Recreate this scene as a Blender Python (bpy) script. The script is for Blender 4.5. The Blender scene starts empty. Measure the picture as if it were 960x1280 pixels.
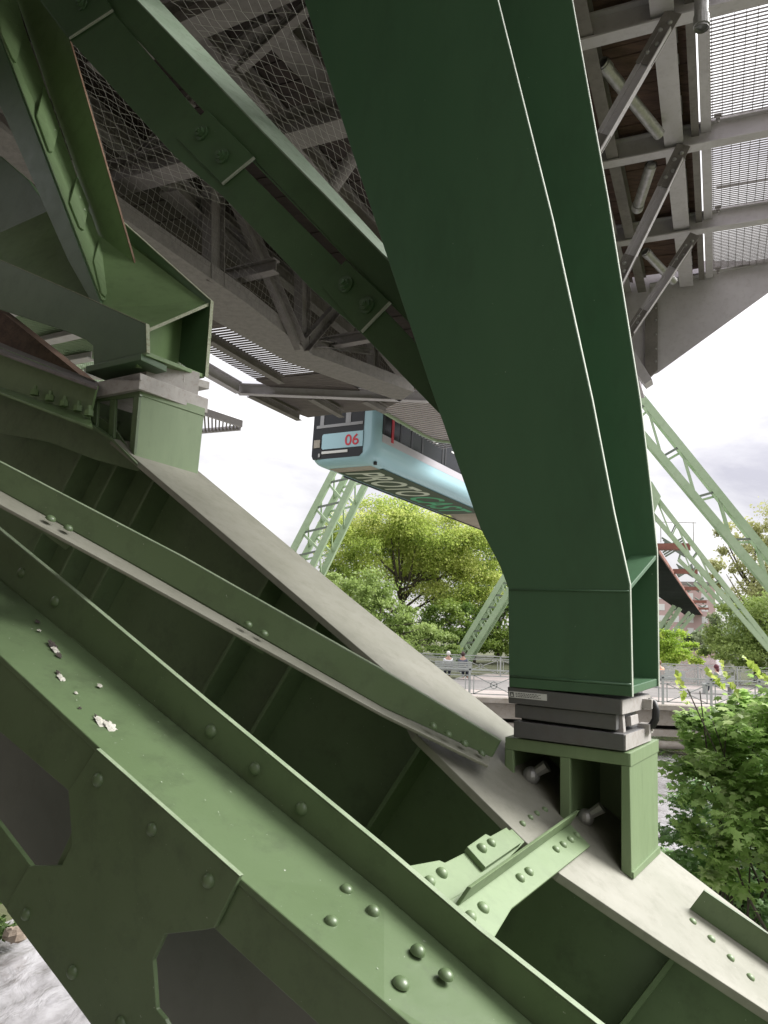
import bpy, bmesh, math, random
import numpy as np
from mathutils import Vector, Matrix, Quaternion
random.seed(7); RNG = np.random.default_rng(7)
S = bpy.context.scene
COL = S.collection
V = Vector
rad = math.radians
# ------------------------------------------------------------------ camera frame (metres, eye at the origin, z up)
F = 960.0
PITCH, ROLL = rad(8.41), rad(2.45)
CM = Matrix.Rotation(math.pi/2+PITCH, 3, 'X') @ Matrix.Rotation(ROLL, 3, 'Z')
def ray(x, y): return CM @ V(((x-480)/F, (640-y)/F, -1.0))
def P(x, y, d): return ray(x, y)*d
def az(a): a = rad(a); return V((math.sin(a), math.cos(a), 0))
N, MX = az(33), az(123)            # across / along the pylon foot
T, L = az(23.6), az(113.6)         # along / across the railway line
Z = V((0, 0, 1))
def on(x, y, n, t): q = ray(x, y); return q*(t/n.dot(q))
def onN(x, y, t): return on(x, y, N, t)
def onT(x, y, t): return on(x, y, T, t)
def onL(x, y, t): return on(x, y, L, t)
def onZ(x, y, z): return on(x, y, Z, z)
def onY(x, y, t): return on(x, y, V((0, 1, 0)), t)
def tl(t, l, z): return T*t + L*l + Z*z

# ------------------------------------------------------------------ object helpers
WL = {}
def tag(o, label=None, cat=None, group=None, kind=None):
    if label: o['label'] = label
    if cat: o['category'] = cat
    if group: o['group'] = group
    if kind: o['kind'] = kind
    return o
def thing(name, loc, label, cat, group=None):
    o = bpy.data.objects.new(name, None); COL.objects.link(o)
    o.empty_display_size = .2
    o.location = loc; WL[o.name] = V(loc)
    return tag(o, label, cat, group)
class MB:
    def __init__(s): s.v = []; s.f = []
    def add(s, vs, fs):
        b = len(s.v); s.v += [tuple(v) for v in vs]; s.f += [tuple(i+b for i in f) for f in fs]; return s
    def prism(s, pts, vec):
        n = len(pts); vec = V(vec); pts = [V(p) for p in pts]
        # newell normal
        nn = V((0, 0, 0))
        for i in range(n): nn += pts[i].cross(pts[(i+1) % n])
        if nn.dot(vec) > 0: pts = pts[::-1]
        s.add(pts+[p+vec for p in pts], [tuple(range(n)), tuple(range(2*n-1, n-1, -1))] +
              [(i, i+n, (i+1) % n+n, (i+1) % n) for i in range(n)])
        return s
    def strip(s, A, B, vec):          # ruled strip between two polylines, thickened
        vec = V(vec); n = len(A)
        vs = [V(p) for p in A]+[V(p) for p in B]; vs += [v+vec for v in vs]
        fs = []
        for i in range(n-1):
            fs += [(i, i+1, n+i+1, n+i), (2*n+i, 3*n+i, 3*n+i+1, 2*n+i+1), (i, 2*n+i, 2*n+i+1, i+1), (n+i, n+i+1, 3*n+i+1, 3*n+i)]
        fs += [(0, n, 3*n, 2*n), (n-1, 3*n-1, 4*n-1, 2*n-1)]
        s.add(vs, fs); return s
    def hexa(s, c8): # 4 bottom, 4 top
        s.add(c8, [(3, 2, 1, 0), (4, 5, 6, 7), (0, 1, 5, 4), (1, 2, 6, 5), (2, 3, 7, 6), (3, 0, 4, 7)]); return s
    def box(s, c, ax, ay, az_):
        c = V(c); ax = V(ax); ay = V(ay); az_ = V(az_)
        return s.hexa([c-ax-ay-az_, c+ax-ay-az_, c+ax+ay-az_, c-ax+ay-az_, c-ax-ay+az_, c+ax-ay+az_, c+ax+ay+az_, c-ax+ay+az_])
    def bar(s, p0, p1, w, h, up=Z, off=0):
        p0 = V(p0); p1 = V(p1); d = (p1-p0); l = d.length; d.normalize()
        sd = d.cross(V(up)).normalized(); u = sd.cross(d).normalized()
        return s.box((p0+p1)/2+u*off, d*l/2, sd*w/2, u*h/2)
    def ibeam(s, p0, p1, h, w, tf=.02, tw=.014, up=Z):   # p0,p1 on the underside centre line
        p0 = V(p0); p1 = V(p1); d = (p1-p0).normalized(); sd = d.cross(V(up)).normalized(); u = sd.cross(d)
        s.bar(p0, p1, w, tf, up, tf/2); s.bar(p0, p1, w, tf, up, h-tf/2)
        return s.bar(p0+d*.001, p1-d*.001, tw, h-2*tf, up, h/2)
    def tube(s, pts, r, n=10, r1=None, cap=True):
        pts = [V(p) for p in pts]; k = len(pts); b = len(s.v); rs = [r+((r1 if r1 is not None else r)-r)*i/(k-1) for i in range(k)]
        ref = None
        for i, p in enumerate(pts):
            d = (pts[min(i+1, k-1)]-pts[max(i-1, 0)]).normalized()
            if ref is None: ref = d.orthogonal().normalized()
            ref = (ref-d*ref.dot(d)).normalized(); q = d.cross(ref)
            for j in range(n):
                a = 2*math.pi*j/n; s.v.append(tuple(p+(ref*math.cos(a)+q*math.sin(a))*rs[i]))
        for i in range(k-1):
            for j in range(n):
                s.f.append((b+i*n+j, b+i*n+(j+1) % n, b+(i+1)*n+(j+1) % n, b+(i+1)*n+j))
        if cap: s.f.append(tuple(b+j for j in range(n-1, -1, -1))); s.f.append(tuple(b+(k-1)*n+j for j in range(n)))
        return s
    def ball(s, c, r, nu=12, nv=8, sc=(1, 1, 1)):
        c = V(c); b = len(s.v); vs = [c+V((0, 0, -r*sc[2]))]
        for i in range(1, nv):
            a = -math.pi/2+math.pi*i/nv
            for j in range(nu):
                t = 2*math.pi*j/nu; vs.append(c+V((math.cos(a)*math.cos(t)*r*sc[0], math.cos(a)*math.sin(t)*r*sc[1], math.sin(a)*r*sc[2])))
        vs.append(c+V((0, 0, r*sc[2]))); fs = []
        for j in range(nu):
            fs.append((0, 1+(j+1) % nu, 1+j)); fs.append((len(vs)-1, 1+(nv-2)*nu+j, 1+(nv-2)*nu+(j+1) % nu))
            for i in range(nv-2): fs.append((1+i*nu+j, 1+i*nu+(j+1) % nu, 1+(i+1)*nu+(j+1) % nu, 1+(i+1)*nu+j))
        s.add(vs, fs); return s
    def build(s, name, mat, parent=None, bevel=0, smooth=False, label=None):
        o0 = V(np.array(s.v).mean(axis=0)) if s.v else V()
        me = bpy.data.meshes.new(name); me.from_pydata([tuple(V(v)-o0) for v in s.v], [], s.f); me.validate(); me.update()
        o = bpy.data.objects.new(name, me); COL.objects.link(o)
        me.materials.append(mat)
        WL[o.name] = o0
        if parent is not None: o.parent = parent; o.location = o0-WL[parent.name]
        else: o.location = o0
        if smooth:
            for p in me.polygons: p.use_smooth = True
        if bevel:
            m = o.modifiers.new('bevel', 'BEVEL'); m.width = bevel; m.segments = 2; m.limit_method = 'ANGLE'; m.angle_limit = rad(40)
            m.harden_normals = False
        if label: o['label'] = label
        return o
def inst(src_mesh, name, parent, loc, rot=None, scale=1):
    o = bpy.data.objects.new(name, src_mesh); COL.objects.link(o)
    o.parent = parent; o.location = V(loc)-WL[parent.name]; o.rotation_mode = 'QUATERNION'
    if rot is not None: o.rotation_quaternion = rot
    scale *= random.uniform(.92, 1.08); o.scale = (scale, scale, scale*random.uniform(.85, 1.1)); WL[o.name] = V(loc)
    return o
def face_rot(n): return V((0, 0, 1)).rotation_difference(V(n).normalized())

# ------------------------------------------------------------------ materials
def mat_new(name):
    m = bpy.data.materials.new(name); m.use_nodes = True; nt = m.node_tree
    return m, nt, nt.nodes['Principled BSDF']
def nd(nt, t, **kw):
    n = nt.nodes.new(t)
    for k, v in kw.items():
        if k.startswith('i_'): n.inputs[k[2:].replace('_', ' ')].default_value = v
        else: setattr(n, k, v)
    return n
def rgba(c): return (c[0], c[1], c[2], 1)
def weathered(name, base, alt, dirt=(.05, .05, .04), dirt_amt=.25, rough=.5, scale=3., metallic=0, bump=.02, speck=.0, speck_col=(.6, .6, .55), stretch=(1, 1, 1), spec=.5):
    m, nt, b = mat_new(name); ln = nt.links.new
    tc = nd(nt, 'ShaderNodeTexCoord'); mp = nd(nt, 'ShaderNodeMapping'); mp.inputs['Scale'].default_value = stretch
    ge = nd(nt, 'ShaderNodeNewGeometry'); ln(ge.outputs['Position'], mp.inputs['Vector'])
    n1 = nd(nt, 'ShaderNodeTexNoise', i_Scale=scale, i_Detail=6., i_Roughness=.6); ln(mp.outputs[0], n1.inputs['Vector'])
    r1 = nd(nt, 'ShaderNodeValToRGB'); r1.color_ramp.elements[0].position = .35; r1.color_ramp.elements[1].position = .65
    r1.color_ramp.elements[0].color = rgba(base); r1.color_ramp.elements[1].color = rgba(alt); ln(n1.outputs['Fac'], r1.inputs['Fac'])
    n2 = nd(nt, 'ShaderNodeTexNoise', i_Scale=scale*5, i_Detail=10., i_Roughness=.7); ln(mp.outputs[0], n2.inputs['Vector'])
    r2 = nd(nt, 'ShaderNodeValToRGB'); r2.color_ramp.elements[0].position = .5; r2.color_ramp.elements[1].position = .72
    ln(n2.outputs['Fac'], r2.inputs['Fac'])
    ml = nd(nt, 'ShaderNodeMath', operation='MULTIPLY'); ml.inputs[1].default_value = dirt_amt; ln(r2.outputs[0], ml.inputs[0])
    mx = nd(nt, 'ShaderNodeMix', data_type='RGBA'); ln(ml.outputs[0], mx.inputs['Factor']); ln(r1.outputs[0], mx.inputs['A']); mx.inputs['B'].default_value = rgba(dirt)
    out = mx.outputs['Result']
    if speck:
        n3 = nd(nt, 'ShaderNodeTexNoise', i_Scale=scale*55, i_Detail=4., i_Roughness=.6); ln(ge.outputs['Position'], n3.inputs['Vector'])
        r3 = nd(nt, 'ShaderNodeValToRGB'); r3.color_ramp.elements[0].position = .74-speck*.07; r3.color_ramp.elements[1].position = .80-speck*.07
        ln(n3.outputs['Fac'], r3.inputs['Fac'])
        m3 = nd(nt, 'ShaderNodeMix', data_type='RGBA'); ln(r3.outputs[0], m3.inputs['Factor']); ln(out, m3.inputs['A']); m3.inputs['B'].default_value = rgba(speck_col)
        out = m3.outputs['Result']
    ln(out, b.inputs['Base Color'])
    rr = nd(nt, 'ShaderNodeMapRange'); rr.inputs['To Min'].default_value = max(0.05, rough-.1); rr.inputs['To Max'].default_value = min(1, rough+.15)
    ln(n2.outputs['Fac'], rr.inputs['Value']); ln(rr.outputs[0], b.inputs['Roughness'])
    b.inputs['Metallic'].default_value = metallic; b.inputs['Specular IOR Level'].default_value = spec
    if bump:
        bp = nd(nt, 'ShaderNodeBump', i_Strength=.5, i_Distance=bump); ln(n2.outputs['Fac'], bp.inputs['Height']); ln(bp.outputs[0], b.inputs['Normal'])
    return m
def plain(name, c, rough=.5, metallic=0, spec=.5, **kw):
    m, nt, b = mat_new(name); b.inputs['Base Color'].default_value = rgba(c); b.inputs['Roughness'].default_value = rough
    b.inputs['Metallic'].default_value = metallic; b.inputs['Specular IOR Level'].default_value = spec
    for k, v in kw.items(): b.inputs[k].default_value = v
    return m
FOOT = weathered('foot_green_paint', (.094, .140, .064), (.120, .172, .086), (.045, .058, .032), .45, .36, 1.7, bump=.0018, speck=.35)
FLNG = weathered('dusty_flange_paint', (.20, .20, .155), (.26, .255, .21), (.13, .13, .095), .4, .6, 3., bump=.0012, speck=.6, speck_col=(.45, .45, .4))
PED = weathered('pedestal_light_green', (.155, .22, .11), (.19, .26, .135), (.10, .14, .07), .35, .45, 3., bump=.0012, stretch=(1, 1, .3))
COLG = weathered('column_green_paint', (.052, .122, .060), (.070, .146, .076), (.036, .072, .036), .35, .42, .9, bump=.001, speck=.12, spec=.5, stretch=(1, 1, .35))
EDGE = weathered('lit_plate_edge', (.36, .40, .33), (.46, .50, .42), (.2, .2, .16), .5, .6, 12., bump=.001)  # pale colour painted in for light caught on plate edges
BEAMG = weathered('beam_green_paint', (.058, .112, .050), (.074, .134, .062), (.05, .07, .04), .3, .42, 2.0, bump=.001, speck=.25)
STRUT = weathered('strut_green_paint', (.145, .225, .095), (.17, .255, .115), (.07, .09, .04), .3, .42, 2.0, bump=.001, speck=.3)
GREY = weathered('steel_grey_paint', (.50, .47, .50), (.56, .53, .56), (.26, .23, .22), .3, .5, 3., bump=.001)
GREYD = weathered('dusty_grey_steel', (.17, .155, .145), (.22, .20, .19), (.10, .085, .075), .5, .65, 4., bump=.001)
BEAR = weathered('bearing_grey_paint', (.105, .105, .105), (.125, .122, .12), (.09, .07, .05), .3, .5, 5., bump=.001)
BEARL = weathered('bearing_light_metal', (.34, .32, .30), (.42, .40, .38), (.2, .14, .09), .5, .55, 9., bump=.001)
ZINC = weathered('galvanised_steel', (.32, .32, .31), (.45, .44, .43), (.2, .2, .2), .4, .42, 18., metallic=.6, bump=.0006)
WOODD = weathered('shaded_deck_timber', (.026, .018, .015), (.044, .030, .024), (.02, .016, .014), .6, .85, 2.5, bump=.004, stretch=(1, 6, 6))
WOODG = weathered('grey_walkway_timber', (.10, .085, .078), (.14, .12, .11), (.04, .035, .03), .6, .85, 2.5, bump=.004, stretch=(1, 6, 6))
WOOD = weathered('dark_deck_timber', (.085, .05, .035), (.15, .09, .06), (.03, .022, .018), .6, .8, 2.5, bump=.004, stretch=(1, 6, 6))
RUST = weathered('rusty_edge', (.16, .085, .05), (.24, .16, .1), (.07, .04, .03), .5, .8, 18., bump=.001)
REDOX = weathered('red_oxide_paint', (.19, .07, .05), (.25, .10, .07), (.15, .06, .05), .3, .6, 2., bump=.001)
PYL = weathered('pale_pylon_green', (.31, .42, .255), (.37, .47, .31), (.18, .23, .14), .35, .5, 1.2, bump=.001)
PYLD = weathered('dark_lacing_steel', (.12, .15, .12), (.16, .19, .15), (.06, .06, .05), .3, .5, 2., bump=0)
CONC = weathered('bridge_concrete', (.28, .25, .21), (.36, .33, .29), (.20, .16, .11), .6, .8, 1.2, bump=.004)
PAVE = weathered('bridge_paving', (.27, .235, .22), (.34, .30, .28), (.26, .20, .17), .5, .8, .8, bump=.002)
RAILM = weathered('railing_grey', (.34, .36, .35), (.40, .42, .40), (.2, .2, .2), .2, .45, 3., bump=0)
BLACK = plain('black_rubber', (.015, .015, .016), .5)
DARK = plain('dark_opening_steel', (.02, .025, .02), .7)
WHITE = weathered('white_print', (.62, .62, .60), (.70, .70, .68), (.4, .4, .38), .3, .5, 20., bump=0)
INNER = weathered('inner_grey_face', (.15, .16, .14), (.19, .20, .175), (.12, .12, .1), .35, .6, 1.6, bump=.001)
WIRE = plain('net_wire', (.42, .41, .37), .5)
WIRED = plain('dull_net_wire', (.16, .15, .13), .6)
DROP = weathered('dropping_white', (.44, .43, .37), (.56, .55, .49), (.08, .06, .04), .9, .9, 30., bump=.002)
DROPD = weathered('dropping_dark', (.03, .025, .02), (.06, .05, .04), (.3, .28, .25), .4, .9, 40., bump=.002)
# ------------------------------------------------------------------ near pylon foot
tB = N.dot(P(740, 1110, 2.4)); A0 = onN(168, 572, tB); B0 = onN(740, 1110, tB)
D = (B0-A0).normalized(); Q = D.cross(N).normalized(); Q = Q if Q.z > 0 else -Q
def onQ(x, y, off=0): g = ray(x, y); return g*((Q.dot(B0)+off)/Q.dot(g))
tF = N.dot(P(480, 1252, 1.4))
foot = thing('pylon_foot', onN(560, 1500, tF+.3), 'sloping riveted green girders of a pylon foot filling the bottom left of the view', 'pylon foot')
def ext(l): return l
near = [(-60, 765), (0, 819), (300, 1098), (480, 1252), (960, 1668)]
far_ = [(-60, 680), (0, 728), (100, 805), (238, 920), (480, 1123), (740, 1352), (1050, 1622)]
far_i = [(-60, 676), (0, 724), (290, 962), (480, 1117), (1000, 1570)]
m = MB(); m.strip([onN(x, y, tF) for x, y in near], [onN(x, y, tF+.268) for x, y in far_i], -Q*.016)
gird = m.build('near_girder', FOOT, foot, .003)
top_e = [(-60, 612), (0, 663), (103, 748), (260, 880), (480, 1062), (600, 1165), (745, 1280), (1100, 1562)]
m = MB(); m.prism([onN(x, y, tF+.27) for x, y in far_] + [onN(x, y, tF+.27) for x, y in top_e[::-1]], N*.016)
upf = m.build('upright_flange', FOOT, foot, .003)
m = MB()   # front plates of the near girder
up_top = [(-60, 770), (0, 821), (118, 934), (300, 1100), (480, 1254), (580, 1342)]
up_bot = [(470, 1345), (380, 1264), (286, 1178), (205, 1100), (85, 988), (0, 915), (-60, 862)]
m.prism([onN(x, y, tF+.004) for x, y in up_top+up_bot], N*.014)
m.prism([onN(x, y, tF+.006) for x, y in [(-60, 960), (0, 1032), (50, 1098), (140, 1210), (250, 1345), (165, 1345), (113, 1280), (5, 1133), (-60, 1052)]], N*.014)
m.prism([onN(x, y, tF+.010) for x, y in [(112, 990), (235, 1120), (170, 1230), (60, 1105)]], N*.010)
m.build('front_plates', FOOT, foot, .002)
gus = [(120, 937), (299, 1096), (268, 1160), (252, 1163), (206, 1168), (191, 1200), (195, 1262), (206, 1275), (240, 1340), (165, 1345), (114, 1280), (8, 1139), (14, 1120), (36, 1083), (77, 1082), (90, 1056), (85, 990)]
m = MB(); m.prism([onN(x, y, tF-.012) for x, y in gus], N*.012)
guso = m.build('gusset_plate', FOOT, foot, .002)
m = MB(); m.prism([onN(x, y, tF+.25) for x, y in [(-60, 760), (0, 810), (238, 1000), (480, 1200), (960, 1620), (900, 1900), (330, 1450), (118, 1270), (0, 1118), (-60, 1040)]], N*.010)
m.build('inner_web', INNER, foot)
RIM = weathered('worn_lit_green_rim', (.19, .25, .15), (.26, .32, .21), (.14, .17, .09), .5, .5, 14., bump=.001)  # pale rims: partly wear, partly edge highlight painted as colour
m = MB(); pe = [onN(x, y, tF+.2695) for x, y in top_e]; m.strip([p+Z*.0005 for p in pe], [p+Z*.0005+N*.017 for p in pe], Z*.002); m.build('worn_lit_rim', RIM, upf)
m = MB(); pe = [onN(x, y, tF-.0125) for x, y in gus[:2]]; m.strip([p+Q*.0005 for p in pe], [p+N*.012+Q*.0005 for p in pe], Q*.002); m.build('worn_lit_rim', RIM, guso)
# rivet mesh
def dome_mesh(name, r, h, mat, n=16, rings=5):
    vs = []; fs = []
    for i in range(rings):
        a = (math.pi/2)*i/rings
        for j in range(n): t = 2*math.pi*j/n; vs.append((r*math.cos(a)*math.cos(t), r*math.cos(a)*math.sin(t), h*math.sin(a)))
    vs.append((0, 0, h))
    for i in range(rings-1):
        for j in range(n): fs.append((i*n+j, i*n+(j+1) % n, (i+1)*n+(j+1) % n, (i+1)*n+j))
    for j in range(n): fs.append(((rings-1)*n+j, (rings-1)*n+(j+1) % n, len(vs)-1))
    me = bpy.data.meshes.new(name); me.from_pydata(vs, [], fs); me.materials.append(mat)
    for p in me.polygons: p.use_smooth = True
    return me
RIV = dome_mesh('rivet', .0165, .0135, FOOT)
RIVL = dome_mesh('rivet', .0165, .0135, PED)
for x, y in [(27, 716), (69, 752), (264, 914), (319, 961), (377, 1011)]: inst(RIV, 'rivet', upf, onN(x, y, tF+.27), face_rot(-N), 1.15)
def on_near_top(x, y):   # plane of the near girder's top plate near this pixel
    a = onN(300, 1098, tF); b = onN(480, 1252, tF); c = onN(480, 1117, tF+.268)
    if x < 300: a = onN(0, 819, tF); b = onN(300, 1098, tF); c = onN(238, 914, tF+.268)
    n = (b-a).cross(c-a).normalized(); n = n if n.z > 0 else -n
    g = ray(x, y); return g*(n.dot(a)/n.dot(g)), n
for x, y in [(433, 1112), (466, 1140), (414, 1152), (522, 1190), (557, 1220), (501, 1230)]:
    p, n = on_near_top(x, y); inst(RIV, 'rivet', gird, p, face_rot(n))
for x, y in [(123, 975), (190, 1037), (261, 1101), (33, 1143), (91, 1215), (151, 1280)]: inst(RIV, 'rivet', guso, onN(x, y, tF-.012), face_rot(-N))
def splat(x, y, rx, ry, mat, seed, h=.003):
    rg = random.Random(seed); rx *= 1.9; ry *= 1.7; p, n = on_near_top(x, y)
    e1 = D; e2 = n.cross(e1).normalized(); k = 22; m = MB(); pts = []
    for i in range(k):
        a = 2*math.pi*i/k; r = rg.uniform(.62, 1.1); pts.append(p+(e1*math.cos(a)*rx+e2*math.sin(a)*ry)*r+n*.0005)
    vs = pts+[p+n*h]; m.add(vs, [(i, (i+1) % k, k) for i in range(k)]); m.build('bird_dropping', mat, gird)
for a in [(47, 777, .007, .005, DROPD, 1), (49, 788, .004, .004, DROP, 2), (66, 806, .014, .008, DROPD, 3), (69, 812, .010, .007, DROP, 13), (74, 819, .010, .005, DROPD, 4), (76, 847, .010, .006, DROP, 5), (73, 841, .007, .004, DROPD, 6),
          (125, 857, .006, .005, DROP, 7), (126, 903, .016, .009, DROP, 8), (138, 908, .014, .010, DROP, 9), (122, 897, .008, .004, DROPD, 10), (134, 903, .006, .003, DROPD, 12), (100, 885, .003, .003, DROPD, 11), (95, 866, .004, .003, DROP, 14)]: splat(*a)
m = MB(); rg = random.Random(77); CHIP = plain('bare_paint_chip', (.28, .33, .24), .7)
for k in range(70):
    s_ = rg.random(); f_ = rg.uniform(.12, .9); a_ = onN(0, 819, tF)*(1-s_)+onN(480, 1252, tF)*s_; b_ = onN(0, 724, tF+.268)*(1-s_)+onN(480, 1117, tF+.268)*s_; p = a_*(1-f_)+b_*f_
    c_ = CM.transposed() @ p; px_, py_ = 480+F*c_.x/-c_.z, 640-F*c_.y/-c_.z; p, n = on_near_top(px_, py_); r_ = rg.choice([.0007, .001, .0014, .0022]); q0 = rg.uniform(0, 6)
    m.add([p+n*.0012+(D*math.cos(q0+i*1.05)+n.cross(D)*math.sin(q0+i*1.05)*rg.uniform(.4, 1))*r_*rg.uniform(.6, 1.3) for i in range(6)], [(0, 1, 2, 3, 4, 5)])
m.build('paint_chips', CHIP, gird)
# far girder
fl_near = [(140, 548), (168, 572), (325, 705), (478, 835), (520, 917), (655, 1050), (700, 1092), (830, 1180), (960, 1265), (1060, 1330)]
fl_far = [(1060, 1240), (960, 1165), (822, 1060), (640, 908), (440, 748), (250, 590), (215, 560)]
m = MB(); m.prism([onQ(x, y) for x, y in fl_near+fl_far], -Q*.03)
flange = m.build('far_girder_flange', FLNG, foot, .003)
tw = tB+.30
wtop = [A0+N*.30-D*4.2+Z*(-1.7), A0+N*.30-D*1.6+Z*(-.36), A0+N*.30-D*.5+Z*(-.10), A0+N*.30-D*.1-Q*.03, B0+N*.30+D*2.2-Q*.03]
m = MB(); m.prism(wtop+[p-Z*1.5 for p in wtop[::-1]], N*.014)
web = m.build('far_girder_web', FOOT, foot)
for s in (-.62, -.3, .02, 1.0, 1.35, 2.05, 3.12, 3.6):
    p = A0+N*.30+D*s-Q*.031
    m = MB(); m.box(p-Q*.6-N*.07, Q*.6, N*.07, D*.009); m.build('stiffener', FOOT, foot, .002)
m = MB(); m.prism([onN(0, 1112, tF+.255), onN(900, 1880, tF+.255), wtop[-1]-Z*1.45, wtop[2]-Z*1.45], Q*-.012); m.build('light_stop_plate', FOOT, foot)  # added plate closing the box so light stays out of it
# raised angle on the flange at the lower right
m = MB(); m.prism([onQ(x, y, o) for x, y, o in [(862, 1136, 0), (1010, 1240, 0)]]+[onQ(862, 1136)+(onQ(1010, 1240)-onQ(862, 1136))*1.0+Q*.09, onQ(862, 1136)+Q*.085], N*.012)
fin = m.build('flange_angle', FOOT, foot, .002)
for x, y in [(866, 1152), (889, 1174), (913, 1198), (938, 1222)]: inst(RIVL, 'rivet', flange, onQ(x, y), face_rot(Q), .85)
for x, y in [(653, 1030), (663, 1022), (671, 1017), (681, 1012)]: inst(RIVL, 'rivet', flange, onQ(x, y), face_rot(Q), .7)
# cross brace between near and far girder (runs along N)
o3 = .004
m = MB(); m.prism([onQ(x, y, o3+.012) for x, y in [(556, 1128), (613, 1180), (640, 1135), (738, 1057), (713, 1030), (640, 1078)]], -Q*.012)
m.prism([onQ(573, 1133, .014), onQ(713, 1030, .014), onQ(713, 1030, .014)+Q*.062, onQ(573, 1133, .014)+Q*.062], (N.cross(Z)).normalized()*-.012)
brace = m.build('cross_brace', PED, foot, .0025)
for x, y in [(604, 1135), (588, 1146), (661, 1090), (650, 1098), (695, 1062), (704, 1056), (713, 1050), (721, 1044)]:
    inst(RIVL, 'rivet', brace, onQ(x, y, o3+.012), face_rot(Q), 1.0 if x < 680 else .8)
m = MB(); m.prism([onQ(x, y, .002) for x, y in [(505, 1083), (549, 1075), (556, 1078), (640, 1036), (656, 1052), (600, 1110), (560, 1140)]], -Q*.012)
gp = m.build('brace_gusset', PED, foot, .002)
m = MB(); m.prism([onQ(x, y, .02) for x, y in [(584, 1058), (607, 1042), (613, 1045), (633, 1034), (652, 1053), (607, 1084)]], -Q*.018)
gp2 = m.build('splice_plate', PED, foot, .002)
for x, y in [(552, 1092), (537, 1102)]: inst(RIVL, 'rivet', gp, onQ(x, y, .002), face_rot(Q), 1)
for x, y in [(614, 1054), (602, 1061)]: inst(RIVL, 'rivet', gp2, onQ(x, y, .02), face_rot(Q), 1)
# diagonal angle bar between the girders
nb = (onQ(620, 940)).copy()
dl = 2.52
def bt(x, y, k=0):   # diagonal bar: depth runs from left end to right end
    s = min(1.1, max(-.15, x/620)); return P(x, y, dl+(2.76-dl)*s+k)
br_t = [(-60, 548), (0, 578), (225, 695), (478, 838), (625, 926)]
br_f = [(-60, 582), (0, 613), (165, 705), (480, 885), (613, 947)]
br_b = [(-60, 606), (0, 636), (165, 725), (480, 899), (611, 961)]
m = MB(); m.strip([bt(x, y, .02) for x, y in br_t], [bt(x, y, .02) for x, y in [(-60, 582), (0, 613), (225, 738), (478, 884), (614, 947)]], N*.014)
diag = m.build('diagonal_angle_bar', FOOT, foot, .003)
m = MB(); m.strip([bt(x, y, .02) for x, y in br_f], [bt(x, y, -.10) for x, y in [(-60, 600), (0, 630), (165, 719), (480, 893), (611, 957)]], -Q*.012)
m.build('bar_ledge', FLNG, foot, .003)  # lit top of the bar, painted with the paler dusty colour
m = MB(); pe = [bt(x, y, .019) for x, y in br_t]; m.strip(pe, [p+N*.015 for p in pe], Z*.002); m.build('worn_lit_rim', RIM, diag)
for x, y in [(63, 651), (85, 663), (310, 783), (330, 794), (541, 910), (560, 920), (580, 932), (602, 944)]:
    inst(RIV, 'rivet', diag, bt(x, y-2, -.05), face_rot(Q), 1.0)
m = MB(); m.prism([bt(x, y, -.02) for x, y in [(40, 652), (55, 652), (92, 677), (84, 684)]], -Q*.012); m.build('batten_plate', FOOT, foot, .002); m = MB()
m.prism([bt(x, y, -.02) for x, y in [(290, 788), (302, 788), (335, 808), (330, 815)]], -Q*.012); m.build('batten_plate', FOOT, foot, .002)
# right pedestal (open fronted box welded on the flange)
tP = tB+.275
def z8(x, y): return (620+x/4.364, 850+y/4.364)
def zN(pts, t): return [onN(*z8(x, y), t) for x, y in pts]
m = MB()
m.prism(zN([(50, 310), (727, 400), (729, 472), (50, 378)], tP), N*.018)
m.prism(zN([(50, 378), (94, 384), (94, 560), (50, 520)], tP), N*.018)
m.prism(zN([(348, 419), (404, 427), (404, 790), (348, 745)], tP), N*.018)
m.prism(zN([(682, 466), (729, 472), (740, 1085), (682, 1045)], tP), N*.018)
m.build('pedestal_frame', PED, foot, .003)
fr_t, fr_b = onN(*z8(727, 400), tP+.003), onN(*z8(739, 1083), tP+.003)
bk_t = onN(822, 924, tP+.43); nq = (fr_b-fr_t).cross(bk_t-fr_t).normalized(); bk_b = on(823, 1066, nq, nq.dot(fr_t))
m = MB(); m.prism([fr_t, fr_b, bk_b, bk_t], MX*-.018)
ps = m.build('pedestal_side', PED, foot, .003)
m = MB(); e = MX*.004
m.prism([fr_t+e, fr_t+(fr_b-fr_t)*.11+e, bk_t+(bk_b-bk_t)*.11+e, bk_t+e], MX*-.004); m.build('weld_band', PED, foot, .001); m = MB()
m.prism([fr_b+(fr_t-fr_b)*.05+e*2, fr_b+e*2, bk_b+e*2, bk_b+(bk_t-bk_b)*.06+e*2], MX*-.008); m.build('weld_band', PED, foot, .001)
lt = onN(*z8(50, 310), tP+.003); lb = onN(*z8(50, 540), tP+.003)
m = MB(); m.prism([lt, fr_t-MX*.002, bk_t-MX*.002, lt+(bk_t-fr_t)], Z*-.016); m.build('pedestal_top', PED, foot, .002)
m = MB(); m.prism([lt-Z*.02, lb-Z*.4, lb-Z*.4+(bk_t-fr_t), lt-Z*.02+(bk_t-fr_t)], MX*.016)
m.prism([lt-Z*.02+(bk_t-fr_t)*.95, fr_t-Z*.02+(bk_t-fr_t)*.95-MX*.02, fr_b+(bk_t-fr_t)*.95-MX*.02, lb-Z*.5+(bk_t-fr_t)*.95], N*-.012)
m.prism(zN([(376, 430), (376, 760)], tP+.02)+[p+N*.38 for p in zN([(376, 760), (376, 430)], tP+.02)], MX*.012)
m.build('pedestal_plates', PED, foot)
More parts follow.
